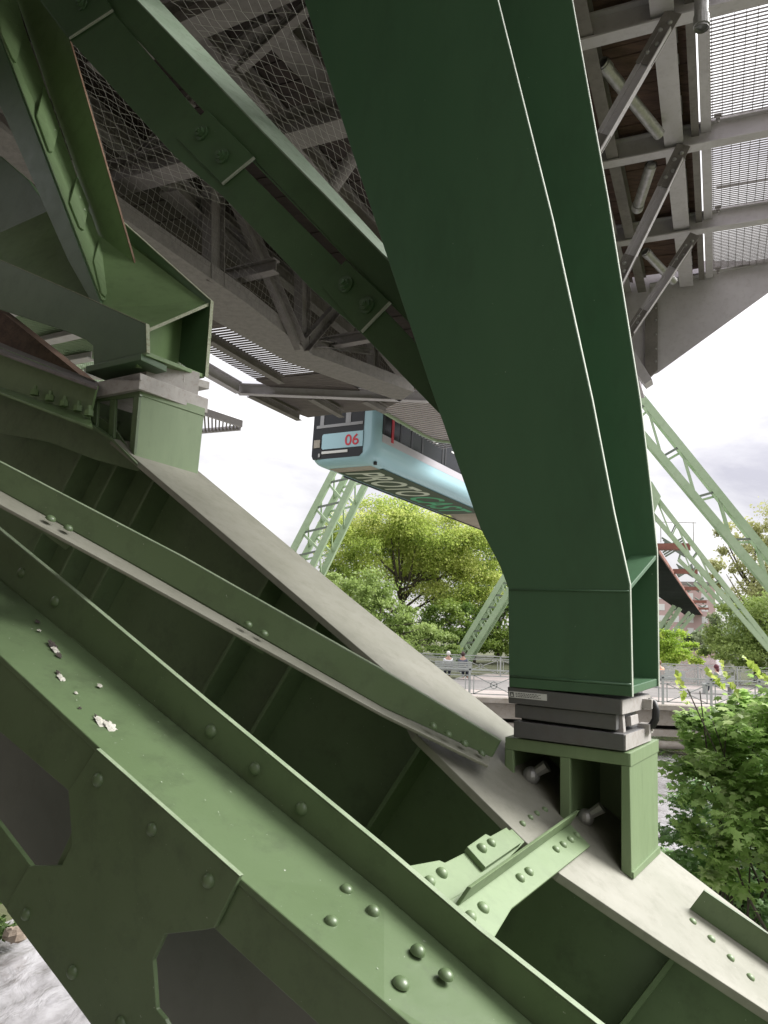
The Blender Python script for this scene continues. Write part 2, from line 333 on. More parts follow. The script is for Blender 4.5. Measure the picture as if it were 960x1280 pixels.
for x, y, s in [(660, 972, 1.), (728, 1024, .9)]:
    c = onQ(x, y); m = MB(); up = (Q*.6+MX*.35+N*.1).normalized()
    m.ball(c+up*.015, .034*s, 14, 10); m.tube([c+up*.03, c+up*.05, c+up*.07, c+up*.088], .018*s, 8, .024*s)
    bo = m.build('anchor_bolt', ZINC, foot, smooth=False)
# left pedestal
tL = tB+.02
def zl(x, y): return (x/3.0, 240+y/3.0)
Lf_t, Lf_b = onN(*zl(524, 732), tL), onN(*zl(503, 980), tL)
Lk_t = onN(*zl(768, 812), tL+.43); nq = (Lf_b-Lf_t).cross(Lk_t-Lf_t).normalized(); Lk_b = on(*zl(742, 1056), nq, nq.dot(Lf_t))
m = MB(); m.prism([Lf_t, Lf_b-Z*.02, Lk_b-Z*.02, Lk_t], MX*-.018); m.build('pedestal_side', PED, foot, .003)
m = MB(); e = MX*.004
m.prism([Lf_t+e, Lf_t+(Lf_b-Lf_t)*.12+e, Lk_t+(Lk_b-Lk_t)*.12+e, Lk_t+e], MX*-.004); m.build('weld_band', PED, foot, .001)
def zLN(pts, t): return [onN(*zl(x, y), t) for x, y in pts]
m = MB()
m.prism(zLN([(360, 735), (524, 712), (524, 765), (360, 785)], tL-.003), N*.018)
m.prism(zLN([(500, 768), (521, 765), (502, 980), (485, 960)], tL-.003), N*.018)
m.prism(zLN([(412, 780), (432, 777), (425, 930), (405, 912)], tL-.003), N*.018)
m.prism(zLN([(345, 785), (365, 783), (362, 880), (345, 860)], tL-.003), N*.018)
m.build('pedestal_frame', FOOT, foot, .002); m = MB(); m.prism(zLN([(345, 780), (520, 760), (500, 985), (345, 860)], tL+.3), N*.012); m.build('pedestal_back', FOOT, foot)
Ll = onN(*zl(350, 735), tL)
m = MB(); m.prism([Ll, Lf_t-MX*.002, Lk_t-MX*.002, Ll+(Lk_t-Lf_t)], Z*-.014); m.build('pedestal_top', PED, foot)
# haunch edge and bolted side beam at far left
m = MB()
hp = [(-60, 478), (0, 493), (60, 507), (110, 528), (142, 550), (172, 580)]
m.strip([onN(x, y, tL-.06) for x, y in hp], [onN(x, y-9, tL+.14) for x, y in hp], -Z*.014)
m.build('haunch_flange', FOOT, foot, .002)
m = MB(); hp2 = [onN(x, y-16, tL+.02) for x, y in hp[:-1]]+[onN(172, 578, tL+.02)]
m.prism(hp2+[onN(x, y, tL+.02) for x, y in [(176, 590), (120, 575), (60, 552), (-60, 530)]], N*.012); m.build('haunch_web', FOOT, foot)
sb = thing('side_beam', onN(60, 500, tL-.10), 'green bolted side beam end with a row of four nuts at far left', 'beam')
tS = tL-.08
m = MB(); m.prism([onN(x, y, tS) for x, y in [(-60, 410), (0, 434), (121, 482), (111, 524), (0, 488), (-60, 468)]], N*.012); m.build('web', STRUT, sb)
m = MB(); m.strip([onN(x, y, tS-.1) for x, y in [(-60, 418), (0, 440), (122, 484)]], [onN(x, y, tS+.14) for x, y in [(-60, 404), (0, 428), (122, 477)]], -Z*.016); m.build('top_flange', GREYD, sb, .002)
m = MB(); m.strip([onN(x, y, tS-.1) for x, y in [(-60, 472), (0, 490), (116, 534)]], [onN(x, y, tS+.05) for x, y in [(-60, 462), (0, 480), (112, 516)]], -Z*.014); lo = m.build('bottom_flange', STRUT, sb, .002)
for x, y in [(43, 494), (62, 501), (80, 508), (97, 514), (111, 520)]:
    c = onN(x, y, tS-.04); m = MB(); m.tube([c, c+Z*.03], .024, 6); m.tube([c+Z*.03, c+Z*.055], .012, 8); m.build('bolt', STRUT, sb)
bp = thing('timber_baulk', onN(40, 430, tL+.6), 'dark brown timber baulk sloping down behind the bolted side beam', 'timber')
m = MB(); m.prism([onN(x, y, tL+.35) for x, y in [(-60, 345), (0, 388), (50, 428), (122, 486), (60, 466), (0, 440), (-60, 420)]], N*.1); m.build('baulk', WOOD, bp)
# ------------------------------------------------------------------ bearings
def bbox(m, pts, t, dep): m.prism(zN(pts, t), N*dep)
tC = tB+.26
br = thing('bridge_bearing', zN([(400, 390)], tC+.2)[0], 'dark grey stacked steel bearing with sticker and black hose under the tall column', 'bearing', 'bearings under the columns')
m = MB(); bbox(m, [(62, 37), (682, 106), (682, 192), (68, 126)], tC, .40); m.build('upper_plate', BEAR, br, .003)
m = MB(); bbox(m, [(102, 132), (656, 190), (656, 276), (102, 204)], tC+.01, .26); m.build('slide_plate', BEAR, br, .003)
m = MB(); bbox(m, [(660, 190), (690, 193), (697, 288), (650, 290)], tC+.05, .03); m.tube(zN([(720, 225), (745, 222)], tC+.16), .018, 8); bbox(m, [(705, 200), (735, 196), (740, 250), (710, 252)], tC+.12, .1)
m.build('guide_block', BEARL, br, .002)
m = MB(); bbox(m, [(95, 222), (699, 297), (701, 389), (95, 311)], tC+.004, .36); m.build('lower_plate', BEAR, br, .003)
m = MB(); c1, c2 = onN(*z8(683.5, 110), tC+.004), onN(*z8(683.5, 188), tC+.004); m.prism([c1, c2, c2+N*.39, c1+N*.39], MX*.004)
m.build('side_strip', BEARL, br); m = MB(); c1, c2 = onN(*z8(702, 300), tC+.008), onN(*z8(702, 385), tC+.008); m.prism([c1, c2, c2+N*.35, c1+N*.35], MX*.004); m.build('side_strip', BEARL, br)
m = MB(); bbox(m, [(140, 195), (640, 250), (640, 300), (140, 240)], tC+.06, .2); m.build('core', DARK, br)
m = MB(); q = zN([(69, 60), (277, 78), (277, 114), (73, 94)], tC-.002); m.prism(q, N*.0018); st = m.build('sticker', WHITE, br)
m = MB(); a, b_, c_, d_ = q; ex = b_-a; ey = d_-a
def qp(u, v): return a+ex*u+ey*v-N*.0005
m.prism([qp(.03, .1), qp(.13, .1), qp(.13, .9), qp(.03, .9)], N*.0004)
for i in range(3):
    u = .18
    for k in range(11):
        w = random.uniform(.02, .06)
        if u+w > .95: break
        m.prism([qp(u, .2+.24*i), qp(u+w, .2+.24*i), qp(u+w, .32+.24*i), qp(u, .32+.24*i)], N*.0004); u += w+.018
m.build('sticker_print', BEAR, st)
m = MB(); m.prism([qp(.08, .22)-N*.0006, qp(.115, .78)-N*.0006, qp(.045, .78)-N*.0006], N*.0004); m.build('sticker_symbol', WHITE, st)
m = MB(); hz = [(830, 118), (860, 125), (872, 165), (870, 215), (850, 250), (820, 262)]
m.tube([onN(*z8(x, y), tC+.30) for x, y in hz], .0145, 10); m.build('hose', BLACK, br, smooth=True)
m = MB()
for x, y in [(828, 128), (815, 262)]: c = onN(*z8(x, y), tC+.30); m.box(c, MX*.022, N*.03, Z*.018); m.tube([c, c+MX*.03], .01, 6)
m.build('hose_clamp', BEARL, br, .002)
bl = thing('bridge_bearing', zLN([(520, 700)], tL+.2)[0], 'pale dusty small bearing plates under the stubby column end at left', 'bearing', 'bearings under the columns')
m = MB(); m.prism(zLN([(365, 712), (526, 678), (526, 706), (365, 740)], tL-.03), N*.012)
r0, r1 = onN(*zl(526, 678), tL-.03), onN(*zl(782, 776), tL+.46)
m.prism([r0, r0-Z*.085, r1-Z*.085, r1], MX*-.42); m.build('lower_plate', BEARL, bl, .003)
m = MB(); r0, r1 = onN(*zl(550, 662), tL+.08), onN(*zl(745, 742), tL+.40); m.prism([r0+Z*.06, r0-Z*.06, r1-Z*.06, r1+Z*.10], MX*-.3); m.build('slide_block', BEARL, bl, .003)
m = MB(); r0, r1 = onN(*zl(530, 605), tL-.06), onN(*zl(627, 652), tL+.14); m.prism([r0, r0-Z*.035, r1-Z*.035, r1], MX*-.45); m.build('sole_plate', BEAMG, bl, .003)
m = MB(); r0, r1 = onN(*zl(690, 684), tL+.30), onN(*zl(787, 712), tL+.5); m.prism([r0, r0-Z*.045, r1-Z*.045, r1], MX*-.40); m.build('sole_plate', BEARL, bl, .003)
# ------------------------------------------------------------------ tall right column (welded H section)
col = thing('steel_column', zN([(420, 60)], tC+.2)[0], 'tall dark green tapering column leaning up to the left, on the dark grey bearing', 'column', 'columns carrying the station')
fl_ = [(345, -110), (362, -60), (380, 0), (440, 190), (540, 490), (600, 660), (624, 706), (635, 735), (636, 859)]
fr_ = [(592, -120), (607, -60), (622, 0), (690, 272), (740, 500), (767, 640), (787, 730), (790, 871)]
m = MB(); m.prism([onN(x, y, tC) for x, y in fl_+fr_[::-1]], N*.022); m.build('front_flange', COLG, col, .004)
br_ = [(690, -120), (703, -60), (715, 0), (760, 250), (800, 500), (813, 610), (821, 690), (823, 858)]
bl_ = [(470, -120), (490, -60), (505, 0), (580, 250), (640, 490), (675, 600), (700, 690), (700, 850)]
tK = tC+.42
m = MB(); m.prism([onN(x, y, tK) for x, y in br_+bl_[::-1]], N*.022); m.build('back_flange', COLG, col, .004)
m = MB(); wf = [onN(x-(165 if y < 300 else 140 if y < 550 else 110), y, tC+.024) for x, y in fr_[:-1]+[(788, 866)]]; wb = [onN(x-(150 if y < 300 else 120 if y < 550 else 95), y, tK-.002) for x, y in br_]
m.strip(wf, wb, MX*-.014); m.build('web', COLG, col)
m = MB(); a1, a2 = onN(787, 733, tC+.024), onN(820, 694, tK-.002); m.prism([a1, a2, a2-MX*.10, a1-MX*.10], Z*-.018); m.build('stiffener_plate', COLG, col, .002)
m = MB(); a1, a2 = onN(789.5, 858, tC+.024), onN(822.5, 848, tK+.02); m.prism([a1, a2, a2-MX*.30, a1-MX*.40], Z*-.03); m.build('base_plate', COLG, col, .003)
m = MB(); m.tube([onN(636, 737, tC-.001), onN(786, 739, tC-.001)], .0035, 6); m.build('weld_seam', COLG, col, smooth=True)
m = MB(); m.tube([onN(637, 845, tC-.001), onN(789, 856, tC-.001)], .005, 6); m.build('weld_seam', COLG, col, smooth=True)
m = MB(); m.prism([onN(637, 847, tC-.004), onN(789, 858, tC-.004), onN(790, 870, tC-.004), onN(637, 858, tC-.004)], N*.003); m.build('base_band', COLG, col)
# pale strips on the flange rims, sky-lit edges put into the colour
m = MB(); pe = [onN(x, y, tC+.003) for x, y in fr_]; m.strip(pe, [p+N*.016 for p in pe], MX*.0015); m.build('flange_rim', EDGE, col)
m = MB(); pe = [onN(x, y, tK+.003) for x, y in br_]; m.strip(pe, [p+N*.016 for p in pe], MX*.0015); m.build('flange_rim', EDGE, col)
# ------------------------------------------------------------------ left column end
lc = thing('steel_column', zLN([(500, 640)], tL+.2)[0], 'short green channel shaped column end with rust streaked rims resting on the left pedestal', 'column', 'columns carrying the station')
m = MB(); m.prism([onN(x, y, tL-.04) for x, y in [(-60, 305), (0, 325), (90, 364), (182, 405), (183, 441), (176, 443), (117, 457), (116, 432), (108, 425), (80, 413), (0, 387), (-60, 368)]], N*.02); m.build('front_flange', BEAMG, lc, .003)
m = MB(); m.prism([onN(x, y, tL+.46) for x, y in [(60, 185), (150, 275), (256, 370), (263, 376), (256, 471), (240, 464), (190, 430), (60, 330)]], N*.02); m.build('back_flange', BEAMG, lc, .003)
m = MB(); m.prism([onN(0, 352, tL-.02), onN(120, 385, tL-.02), onN(183, 411, tL-.02), onN(258, 379, tL+.46), onN(200, 330, tL+.46), onN(90, 250, tL+.46), onN(-20, 300, tL+.2)], Z*-.016); m.build('web', STRUT, lc)
m = MB(); m.prism([onN(183, 411, tL-.02)+MX*.01, onN(258, 379, tL+.46)+MX*.01, onN(258, 379, tL+.46)-MX*.2, onN(183, 411, tL-.02)-MX*.2], Z*-.02); m.build('stiffener_plate', STRUT, lc, .002)
m = MB(); a1, a2 = onN(176, 413, tL-.02), onN(228, 398, tL+.46); m.prism([a1, a2, a2-Z*.36, a1-Z*.20], MX*-.014); m.build('inner_web', STRUT, lc)
m = MB(); a1, a2 = onN(183, 439, tL-.04), onN(256, 468, tL+.47); m.prism([a1, a2, a2-MX*.3, a1-MX*.3], Z*-.022); m.build('base_plate', STRUT, lc, .002)
m = MB()
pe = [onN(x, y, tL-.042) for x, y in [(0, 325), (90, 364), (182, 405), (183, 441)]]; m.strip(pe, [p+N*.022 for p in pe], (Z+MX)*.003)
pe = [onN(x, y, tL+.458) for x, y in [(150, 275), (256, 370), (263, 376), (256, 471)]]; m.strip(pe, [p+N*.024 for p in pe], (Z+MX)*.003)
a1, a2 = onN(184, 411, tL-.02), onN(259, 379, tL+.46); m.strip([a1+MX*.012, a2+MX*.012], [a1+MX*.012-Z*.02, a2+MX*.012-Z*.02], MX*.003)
m.build('worn_lit_rim', weathered('streaked_rim', (.30, .34, .22), (.38, .40, .30), (.12, .07, .04), .8, .7, 14., bump=.001), lc)
# dark web plate of the frame behind the strut
gw = thing('haunch_plate', onN(40, 330, tL+.7), 'large smooth dark green haunch plate in shadow behind the battened strut', 'steel plate')
m = MB(); m.prism([onN(x, y, tL+.62) for x, y in [(-80, 150), (0, 195), (35, 225), (62, 262), (84, 315), (130, 372), (130, 400), (-80, 345)]], N*.03); m.build('plate', BEAMG, gw, .003)
m = MB(); m.prism([onN(x, y, tL+.60) for x, y in [(-60, 105), (0, 140), (27, 168), (27, 176), (0, 150), (-60, 116)]], N*.1); m.build('edge_angle', GREYD, gw)
# ------------------------------------------------------------------ battened strut at upper left
def zs(x, y): return (x/4.0, y/4.0)
ss = thing('battened_strut', onN(140, 360, tL+.25), 'steep battened green strut with small rivets rising out of the left column end', 'strut')
m = MB(); m.prism([onN(x, y, tL+.37) for x, y in [(0, -60), (138, 338), (171, 341), (55, -60)]], N*.014); m.build('side_plate', STRUT, ss, .002)
m = MB(); pe = [onN(x, y, tL+.368) for x, y in [(55, -60), (171, 341)]]; m.strip(pe, [p+N*.016 for p in pe], MX*.004); m.build('rust_rim', RUST, ss)
def lac(x, y, k=0):
    xl, xr = -60.9+y*.3806, 75.2+y*.3512; f = (x-xl)/(xr-xl); return onN(*zs(x, y), tL-.01+.36*f+k)
le = [(-137, -200), (510, 1500)]; ri = [(5, -200), (602, 1500)]
m = MB(); m.strip([lac(x, y) for x, y in le], [lac(x, y) for x, y in ri], -MX*.01); m.build('lacing_plate', STRUT, ss)
nl = (lac(170, 592)-lac(330, 1010)).cross(lac(283, 592)-lac(170, 592)).normalized(); nl = nl if nl.dot(MX) > 0 else -nl
bt_ = [[(-30, -60), (60, -60), (120, 150), (75, 318), (55, 290), (0, 165)], [(215, 440), (292, 640), (258, 765), (240, 760), (178, 585)], [(380, 890), (440, 1030), (412, 1155), (392, 1140), (343, 1015)], [(492, 1200), (560, 1390), (520, 1490), (500, 1470), (462, 1310)]]
for q in bt_:
    m = MB(); m.prism([lac(x, y)+nl*.012 for x, y in q], -nl*.012); m.build('batten_plate', STRUT, ss, .002)
RIVS = dome_mesh('rivet', .019, .012, STRUT)
for x, y in [(35, 5), (48, 120), (85, 145), (235, 570), (265, 655), (390, 992), (412, 1055), (505, 1275), (515, 1330), (540, 1322), (530, 1400)]:
    inst(RIVS, 'rivet', ss, lac(x, y)+nl*.012, face_rot(nl))
m = MB(); m.prism([onN(*zs(x, y), tL-.02) for x, y in [(-190, -300), (505, 1520), (455, 1505), (340, 1300), (-300, -150)]], N*.016); m.build('side_plate', BEAMG, ss, .002)
# ------------------------------------------------------------------ big diagonal beam
pD = onN(60, 20, 2.70); nD = (onN(560, 525, 3.15)-pD).cross(Z).normalized(); nD = nD if nD.dot(N) > 0 else -nD
def onD(x, y, k=0): return on(x, y, nD, nD.dot(pD)+k)
db = thing('diagonal_beam', onD(557, 520, 0), 'double dark green diagonal beam with bolted batten plates passing behind the tall column', 'beam')
m = MB(); m.prism([onD(x, y, 0) for x, y in [(20, -40), (60, -60), (140, 14), (247, 141), (300, 205), (435, 340), (540, 450), (600, 520), (620, 600), (557, 525), (452, 417), (386, 358), (277, 244), (220, 197), (86, 49)]], N*.016); m.build('lower_flange', BEAMG, db, .002)
m = MB(); m.prism([onD(x, y, 0+.02) for x, y in [(85, -60), (139, 13), (258, 140), (315, 196), (435, 323), (560, 450), (620, 500), (600, 420), (480, 318), (330, 165), (172, 0), (115, -60)]], N*.016); m.build('upper_flange', BEAMG, db, .002)
m = MB(); m.strip([onD(x, y, 0+.018) for x, y in [(115, -60), (172, 0), (330, 165), (480, 318), (600, 430)]], [onD(x, y, 0+.30) for x, y in [(145, -60), (199, 0), (352, 165), (495, 322), (605, 425)]], -Z*.014); m.build('top_plate', weathered('pale_top_green', (.20, .27, .19), (.25, .32, .24), (.12, .12, .08), .5, .5, 5., bump=.001, speck=.5), db, .002)  # top plate paler than the flanges, with pale specks
m = MB(); m.strip([onD(x, y, 0+.018) for x, y in [(139, 13), (258, 140), (435, 323), (560, 450)]], [onD(x, y, 0+.30) for x, y in [(166, 23), (280, 142), (452, 323), (575, 450)]], -Z*.012); m.build('inner_plate', BEAMG, db)
for q in [[(87, 48), (141, 13), (100, -50), (20, -40)], [(221, 172), (258, 137), (318, 197), (278, 230)], [(403, 358), (432, 325), (488, 378), (452, 415)]]:
    m = MB(); m.prism([onD(x, y, 0-.014) for x, y in q], N*.014); b_ = m.build('batten_plate', BEAMG, db, .002)
    m = MB(); a1, a2 = (onD(*q[-1], 0-.015), onD(*q[-2], 0-.015)) if q[0][0] != 87 else (onD(*q[0], 0-.015), onD(*q[1], 0-.015))
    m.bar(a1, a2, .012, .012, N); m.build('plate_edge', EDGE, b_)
HEXB = None
for x, y in [(253, 167), (279, 196), (433, 356), (459, 382), (104, 6)]:
    c = onD(x, y, 0-.015); m = MB(); m.tube([c, c-N*.012], .045, 14); m.tube([c-N*.012, c-N*.035], .030, 6); m.tube([c-N*.035, c-N*.05], .015, 8); m.build('bolt', BEAMG, db)
# ------------------------------------------------------------------ station above: right hand platform bay
ZB = 5.0
st_ = thing('station_platform', tl(9, -.6, ZB), 'grey steel platform bay overhead at right with bolted braces, timber deck and open mesh floor', 'station platform')
CT = [4.2, 6.05, 7.88, 9.68]
for t in CT:
    m = MB(); m.ibeam(tl(t, -1.25, ZB), tl(t, 3.2, ZB+.02), .24, .13, .018, .014); m.build('cross_beam', GREY, st_)
m = MB(); m.ibeam(tl(2, -.32, ZB+.06), tl(11.36, -.32, ZB+.06), .26, .185, .02, .016); m.build('longitudinal_beam', GREY, st_)
m = MB(); m.ibeam(tl(2, -.115, ZB+.13), tl(11.36, -.115, ZB+.13), .16, .075, .012, .012); m.build('longitudinal_beam', GREYD, st_)
m = MB(); m.bar(tl(2, -.012, ZB+.2), tl(11.36, -.012, ZB+.2), .10, .10); m.build('frame_rail', GREY, st_)
m = MB(); m.ibeam(tl(2, -.93, ZB+.03), tl(11.3, -.93, ZB+.03), .24, .12, .018, .014); m.build('longitudinal_beam', GREYD, st_)
m = MB(); m.bar(tl(2, -1.22, 4.62), tl(13.6, -1.22, 4.62), .016, 1.0); m.bar(tl(2, -1.22, 4.12), tl(13.6, -1.22, 4.12), .26, .02)
m.bar(tl(2, -1.22, 5.13), tl(13.6, -1.22, 5.13), .26, .02)
for t in (4.2, 6.05, 7.88, 9.68, 11.5, 13.3): m.bar(tl(t, -1.16, 4.14), tl(t, -1.16, 5.1), .10, .014, T)
m.build('main_girder', GREY, st_)
m = MB(); rg = random.Random(3); t = 1.5
while t < 11.3:
    w = rg.uniform(.13, .16); m.box(tl(t+w/2, -.62, ZB+.32+rg.uniform(0, .012)), T*(w/2-.004), L*.50, Z*.025); t += w
m.build('deck_boards', WOOD, st_)
for a, b in ((2.3, 4.14), (4.26, 5.99), (6.11, 7.82), (7.94, 9.62), (9.74, 11.36)):
    m = MB()
    n = int((b-a)/.043)
    for i in range(n+1): tt = a+(b-a)*i/n; m.bar(tl(tt, .03, ZB+.26), tl(tt, 3.1, ZB+.26), .005, .016)
    for i in range(34): l = .05+i*.092; m.bar(tl(a, l, ZB+.262), tl(b, l, ZB+.262), .005, .014)
    m.build('mesh_floor', GREYD, st_)
# clips under the mesh floor
for t in (7.70, 9.50, 11.2):
    m = MB(); c = tl(t, .10, ZB+.2); m.box(c, L*.035, T*.02, Z*.01); m.tube([c, c-Z*.08], .012, 6); m.box(c-Z*.03, L*.02, T*.015, Z*.015); m.build('floor_clip', GREYD, st_)
BOLTG = dome_mesh('bolt', .022, .02, ZINC, 8, 3)
def brace(x0, y0, x1, y1, t, w):
    p0, p1 = onT(x0, y0, t), onT(x1, y1, t); d = (p1-p0).normalized(); sd = d.cross(T).normalized()
    m = MB(); m.bar(p0+d*.1, p1-d*.1, w, .01, T); m.bar(p0+d*.1+sd*(w/2-.005)-T*.03, p1-d*.1+sd*(w/2-.005)-T*.03, .01, .07, T); m.bar(p0+d*.1-sd*w*.2-T*.012, p1-d*.1-sd*w*.2-T*.012, .012, .02, T)
    b = m.build('diagonal_brace', GREY, st_, .002)
    for p, s in ((p0, 1), (p1, -1)):
        m = MB(); m.bar(p-d*.05*s, p+d*.42*s, w*1.05, .012, T, 0); o = m.build('end_plate', GREYD, b, .002); o.location -= T*.016
        for k in (.04, .12, .24, .32): inst(BOLTG, 'bolt', b, p+d*k*s-T*.022+sd*(.02 if k in (.04, .24) else -.02), face_rot(-T))
brace(838, 24, 722, 226, 6.0, .135); brace(852, 188, 766, 366, 7.83, .135); brace(866, 298, 782, 424, 9.64, .125)
tE = 11.45
m = MB(); m.prism([onT(x, y, tE) for x, y in [(790, 345), (880, 326), (960, 326), (1040, 308), (1040, 322), (960, 366), (822, 466), (812, 470)]], T*.014)
m.bar(onT(812, 357, tE-.05), onT(1040, 309, tE-.05), .12, .02); e_ = m.build('end_bracket', GREY, st_, .002)
m = MB(); m.prism([onT(x, y, tE-.08) for x, y in [(806, 385), (822, 378), (822, 462), (812, 472), (806, 462)]], T*.05); m.build('splice_angle', GREYD, e_, .002)
for y in (385, 400, 418, 436, 452): inst(BOLTG, 'bolt', e_, onT(820, y, tE-.09), face_rot(-T), .7)
m = MB(); m.prism([onT(x, y, tE-.3) for x, y in [(776, 412), (815, 474), (806, 480), (774, 440)]], T*.25); m.prism([onT(x, y, tE-.02) for x, y in [(770, 350), (812, 357), (812, 466), (790, 470)]], T*.01); m.build('girder_end', GREY, e_, .002)
hr = thing('handrail', tl(9, 1.2, 6.2), 'thin pale handrail seen through the mesh floor overhead', 'handrail')
m = MB(); m.tube([tl(10.7, .1, 6.15), tl(10.8, 3.2, 6.15)], .022, 8); hr_b = m.build('top_rail', ZINC, hr)
for t, l in ((10.72, .9), (10.75, 2.2)): m = MB(); m.tube([tl(t, l, 5.3), tl(t, l, 6.15)], .018, 6); m.build('post', ZINC, hr)
def pipe(name_lbl, pts, r, mat=ZINC):
    o = thing('drain_pipe', pts[0], name_lbl, 'pipe'); m = MB(); m.tube(pts, r, 16, cap=False); m.tube([pts[-1]+(pts[-2]-pts[-1]).normalized()*.02, pts[-2]], r*.85, 14); m.build('pipe', mat, o, smooth=True)
    d = (pts[-1]-pts[0]).normalized(); m = MB(); m.tube([pts[-1]-d*.1, pts[-1]-d*.02], r*1.15, 16); m.build('collar', mat, o)
pipe('short hanging grey pipe with open end beside the mesh floor, top right', [onT(877, -70, 5.6), onT(877, 36, 5.6)], .052)
pipe('grey pipe running slanted across the brown timber, behind the nearest brace', [onT(824, 168, 7.45), onT(752, 78, 6.45)], .058)
pipe('grey pipe leaning upright behind the middle brace', [onT(814, 206, 8.02), onT(796, 262, 8.75)], .060)
pipe('short slanted grey pipe under the deck behind the lowest brace', [onT(842, 352, 10.4), onT(806, 314, 9.8)], .055)
# ------------------------------------------------------------------ station above: left hand truss
ZT = 4.6
tr = thing('station_truss', tl(10, -6.5, ZT), 'dusty grey station truss with posts and diagonals under the deck at upper left', 'truss')
def zq(pts, z): return [onZ(x, y, z) for x, y in pts]
def onLz(x, y, l): return onL(x, y, l)
ci = [tl(2, -6.2, ZT)]+zq([(150, 270), (310, 380), (390, 443), (517, 490)], ZT); co = [tl(2, -6.75, ZT)]+zq([(133, 290), (263, 398), (360, 453), (500, 502)], ZT)
m = MB(); m.strip(ci, co, Z*.22); m.build('bottom_chord', weathered('netted_chord_grey', (.19, .175, .165), (.25, .23, .215), (.12, .10, .09), .6, .65, 10., bump=.002), tr, .003)
lt_ = -6.35
def Lp(x, y, off=0): return onL(x, y, lt_+off)
def post(xs, y0, y1, w):
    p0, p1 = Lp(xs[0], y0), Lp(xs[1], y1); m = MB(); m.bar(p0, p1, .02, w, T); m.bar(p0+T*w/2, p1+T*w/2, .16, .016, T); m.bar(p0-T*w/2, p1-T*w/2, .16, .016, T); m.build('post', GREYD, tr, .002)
post((267, 267), 355, 200, .30); post((378, 378), 432, 320, .28); post((466, 466), 470, 395, .26)
def tdiag(x0, y0, x1, y1, w, off=.05, name='diagonal', mat=None):
    p0, p1 = Lp(x0, y0, off), Lp(x1, y1, off); m = MB(); d = (p1-p0).normalized(); sd = d.cross(L).normalized()
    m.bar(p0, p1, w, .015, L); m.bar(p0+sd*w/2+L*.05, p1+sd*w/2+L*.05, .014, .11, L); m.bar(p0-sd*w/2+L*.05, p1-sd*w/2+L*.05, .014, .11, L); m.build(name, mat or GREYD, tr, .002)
tdiag(290, 245, 372, 432, .26); tdiag(378, 432, 440, 360, .20); tdiag(470, 430, 515, 488, .2); tdiag(395, 430, 462, 440, .1)
def zbar(x0, y0, x1, y1, z, w, h, name='cross_beam', mat=None):
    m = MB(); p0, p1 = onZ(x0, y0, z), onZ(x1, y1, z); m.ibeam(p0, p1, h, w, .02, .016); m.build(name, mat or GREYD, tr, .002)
zbar(120, 243, 470, 150, 5.2, .30, .3); zbar(270, 358, 345, 340, 5.0, .16, .2); zbar(385, 440, 470, 425, 4.9, .16, .2)
zbar(120, 90, 470, -60, 5.6, .26, .3); zbar(150, 225, 240, 130, 5.6, .10, .1, 'wind_brace'); zbar(300, 90, 390, 10, 5.6, .09, .1, 'wind_brace')
zbar(330, 30, 425, 130, 5.7, .30, .25, 'stringer'); zbar(210, 240, 330, 350, 5.5, .28, .25, 'stringer'); zbar(150, 90, 215, 190, 5.7, .16, .2, 'stringer'); zbar(380, 330, 560, 480, 5.3, .2, .2, 'stringer')
m = MB(); m.tube([onZ(405, 250, 5.5), onZ(460, 170, 5.9)], .09, 14); m.build('conduit', GREYD, tr); m = MB(); m.tube([onZ(285, 75, 5.8), onZ(350, 10, 5.9)], .09, 14); m.build('conduit', GREYD, tr)
# outer walkway of the truss
m = MB(); t = 3.0; rg = random.Random(5)
while t < 14.0:
    l1 = -8.45; l0 = -6.7
    if t > 12.7: l1 = -8.45+(t-12.7)*.15
    slot = (9.9 < t < 12.6)
    p = .10 if slot else .13; w = .066 if slot else .124
    m.box(tl(t+w/2, (l0+l1)/2, ZT+.2), T*w/2, L*((l0-l1)/2), Z*(.003 if slot else .02)); t += p
m.build('walkway_planks', WOODG, tr)
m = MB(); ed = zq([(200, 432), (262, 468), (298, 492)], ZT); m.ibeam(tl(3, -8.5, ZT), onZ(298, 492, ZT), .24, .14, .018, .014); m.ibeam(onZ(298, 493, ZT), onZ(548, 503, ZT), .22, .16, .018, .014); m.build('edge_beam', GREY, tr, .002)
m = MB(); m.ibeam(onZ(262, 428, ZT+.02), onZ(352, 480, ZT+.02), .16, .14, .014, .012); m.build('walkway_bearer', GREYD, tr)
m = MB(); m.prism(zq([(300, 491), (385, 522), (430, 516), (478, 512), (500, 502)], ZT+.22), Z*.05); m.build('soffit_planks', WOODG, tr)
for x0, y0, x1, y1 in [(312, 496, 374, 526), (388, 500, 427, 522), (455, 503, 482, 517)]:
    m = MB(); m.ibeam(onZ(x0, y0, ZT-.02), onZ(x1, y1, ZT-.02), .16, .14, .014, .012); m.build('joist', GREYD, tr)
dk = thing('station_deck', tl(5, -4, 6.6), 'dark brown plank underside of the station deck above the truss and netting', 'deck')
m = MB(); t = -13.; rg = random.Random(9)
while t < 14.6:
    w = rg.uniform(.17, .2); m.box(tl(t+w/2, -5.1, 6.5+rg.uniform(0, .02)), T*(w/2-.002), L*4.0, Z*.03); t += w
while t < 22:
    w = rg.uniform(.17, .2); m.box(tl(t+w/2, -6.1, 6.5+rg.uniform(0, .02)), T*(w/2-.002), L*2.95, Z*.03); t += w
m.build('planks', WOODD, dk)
for l in (-2.2, -3.6, -5.0, -7.2):
    m = MB(); m.ibeam(tl(-12, l, 6.14), tl(14.4, l, 6.14), .3, .2, .02, .016); m.build('joist', GREYD, dk)
m = MB(); t = -13.; rg = random.Random(19)  # unseen planks added over the viewpoint to shut out sky light
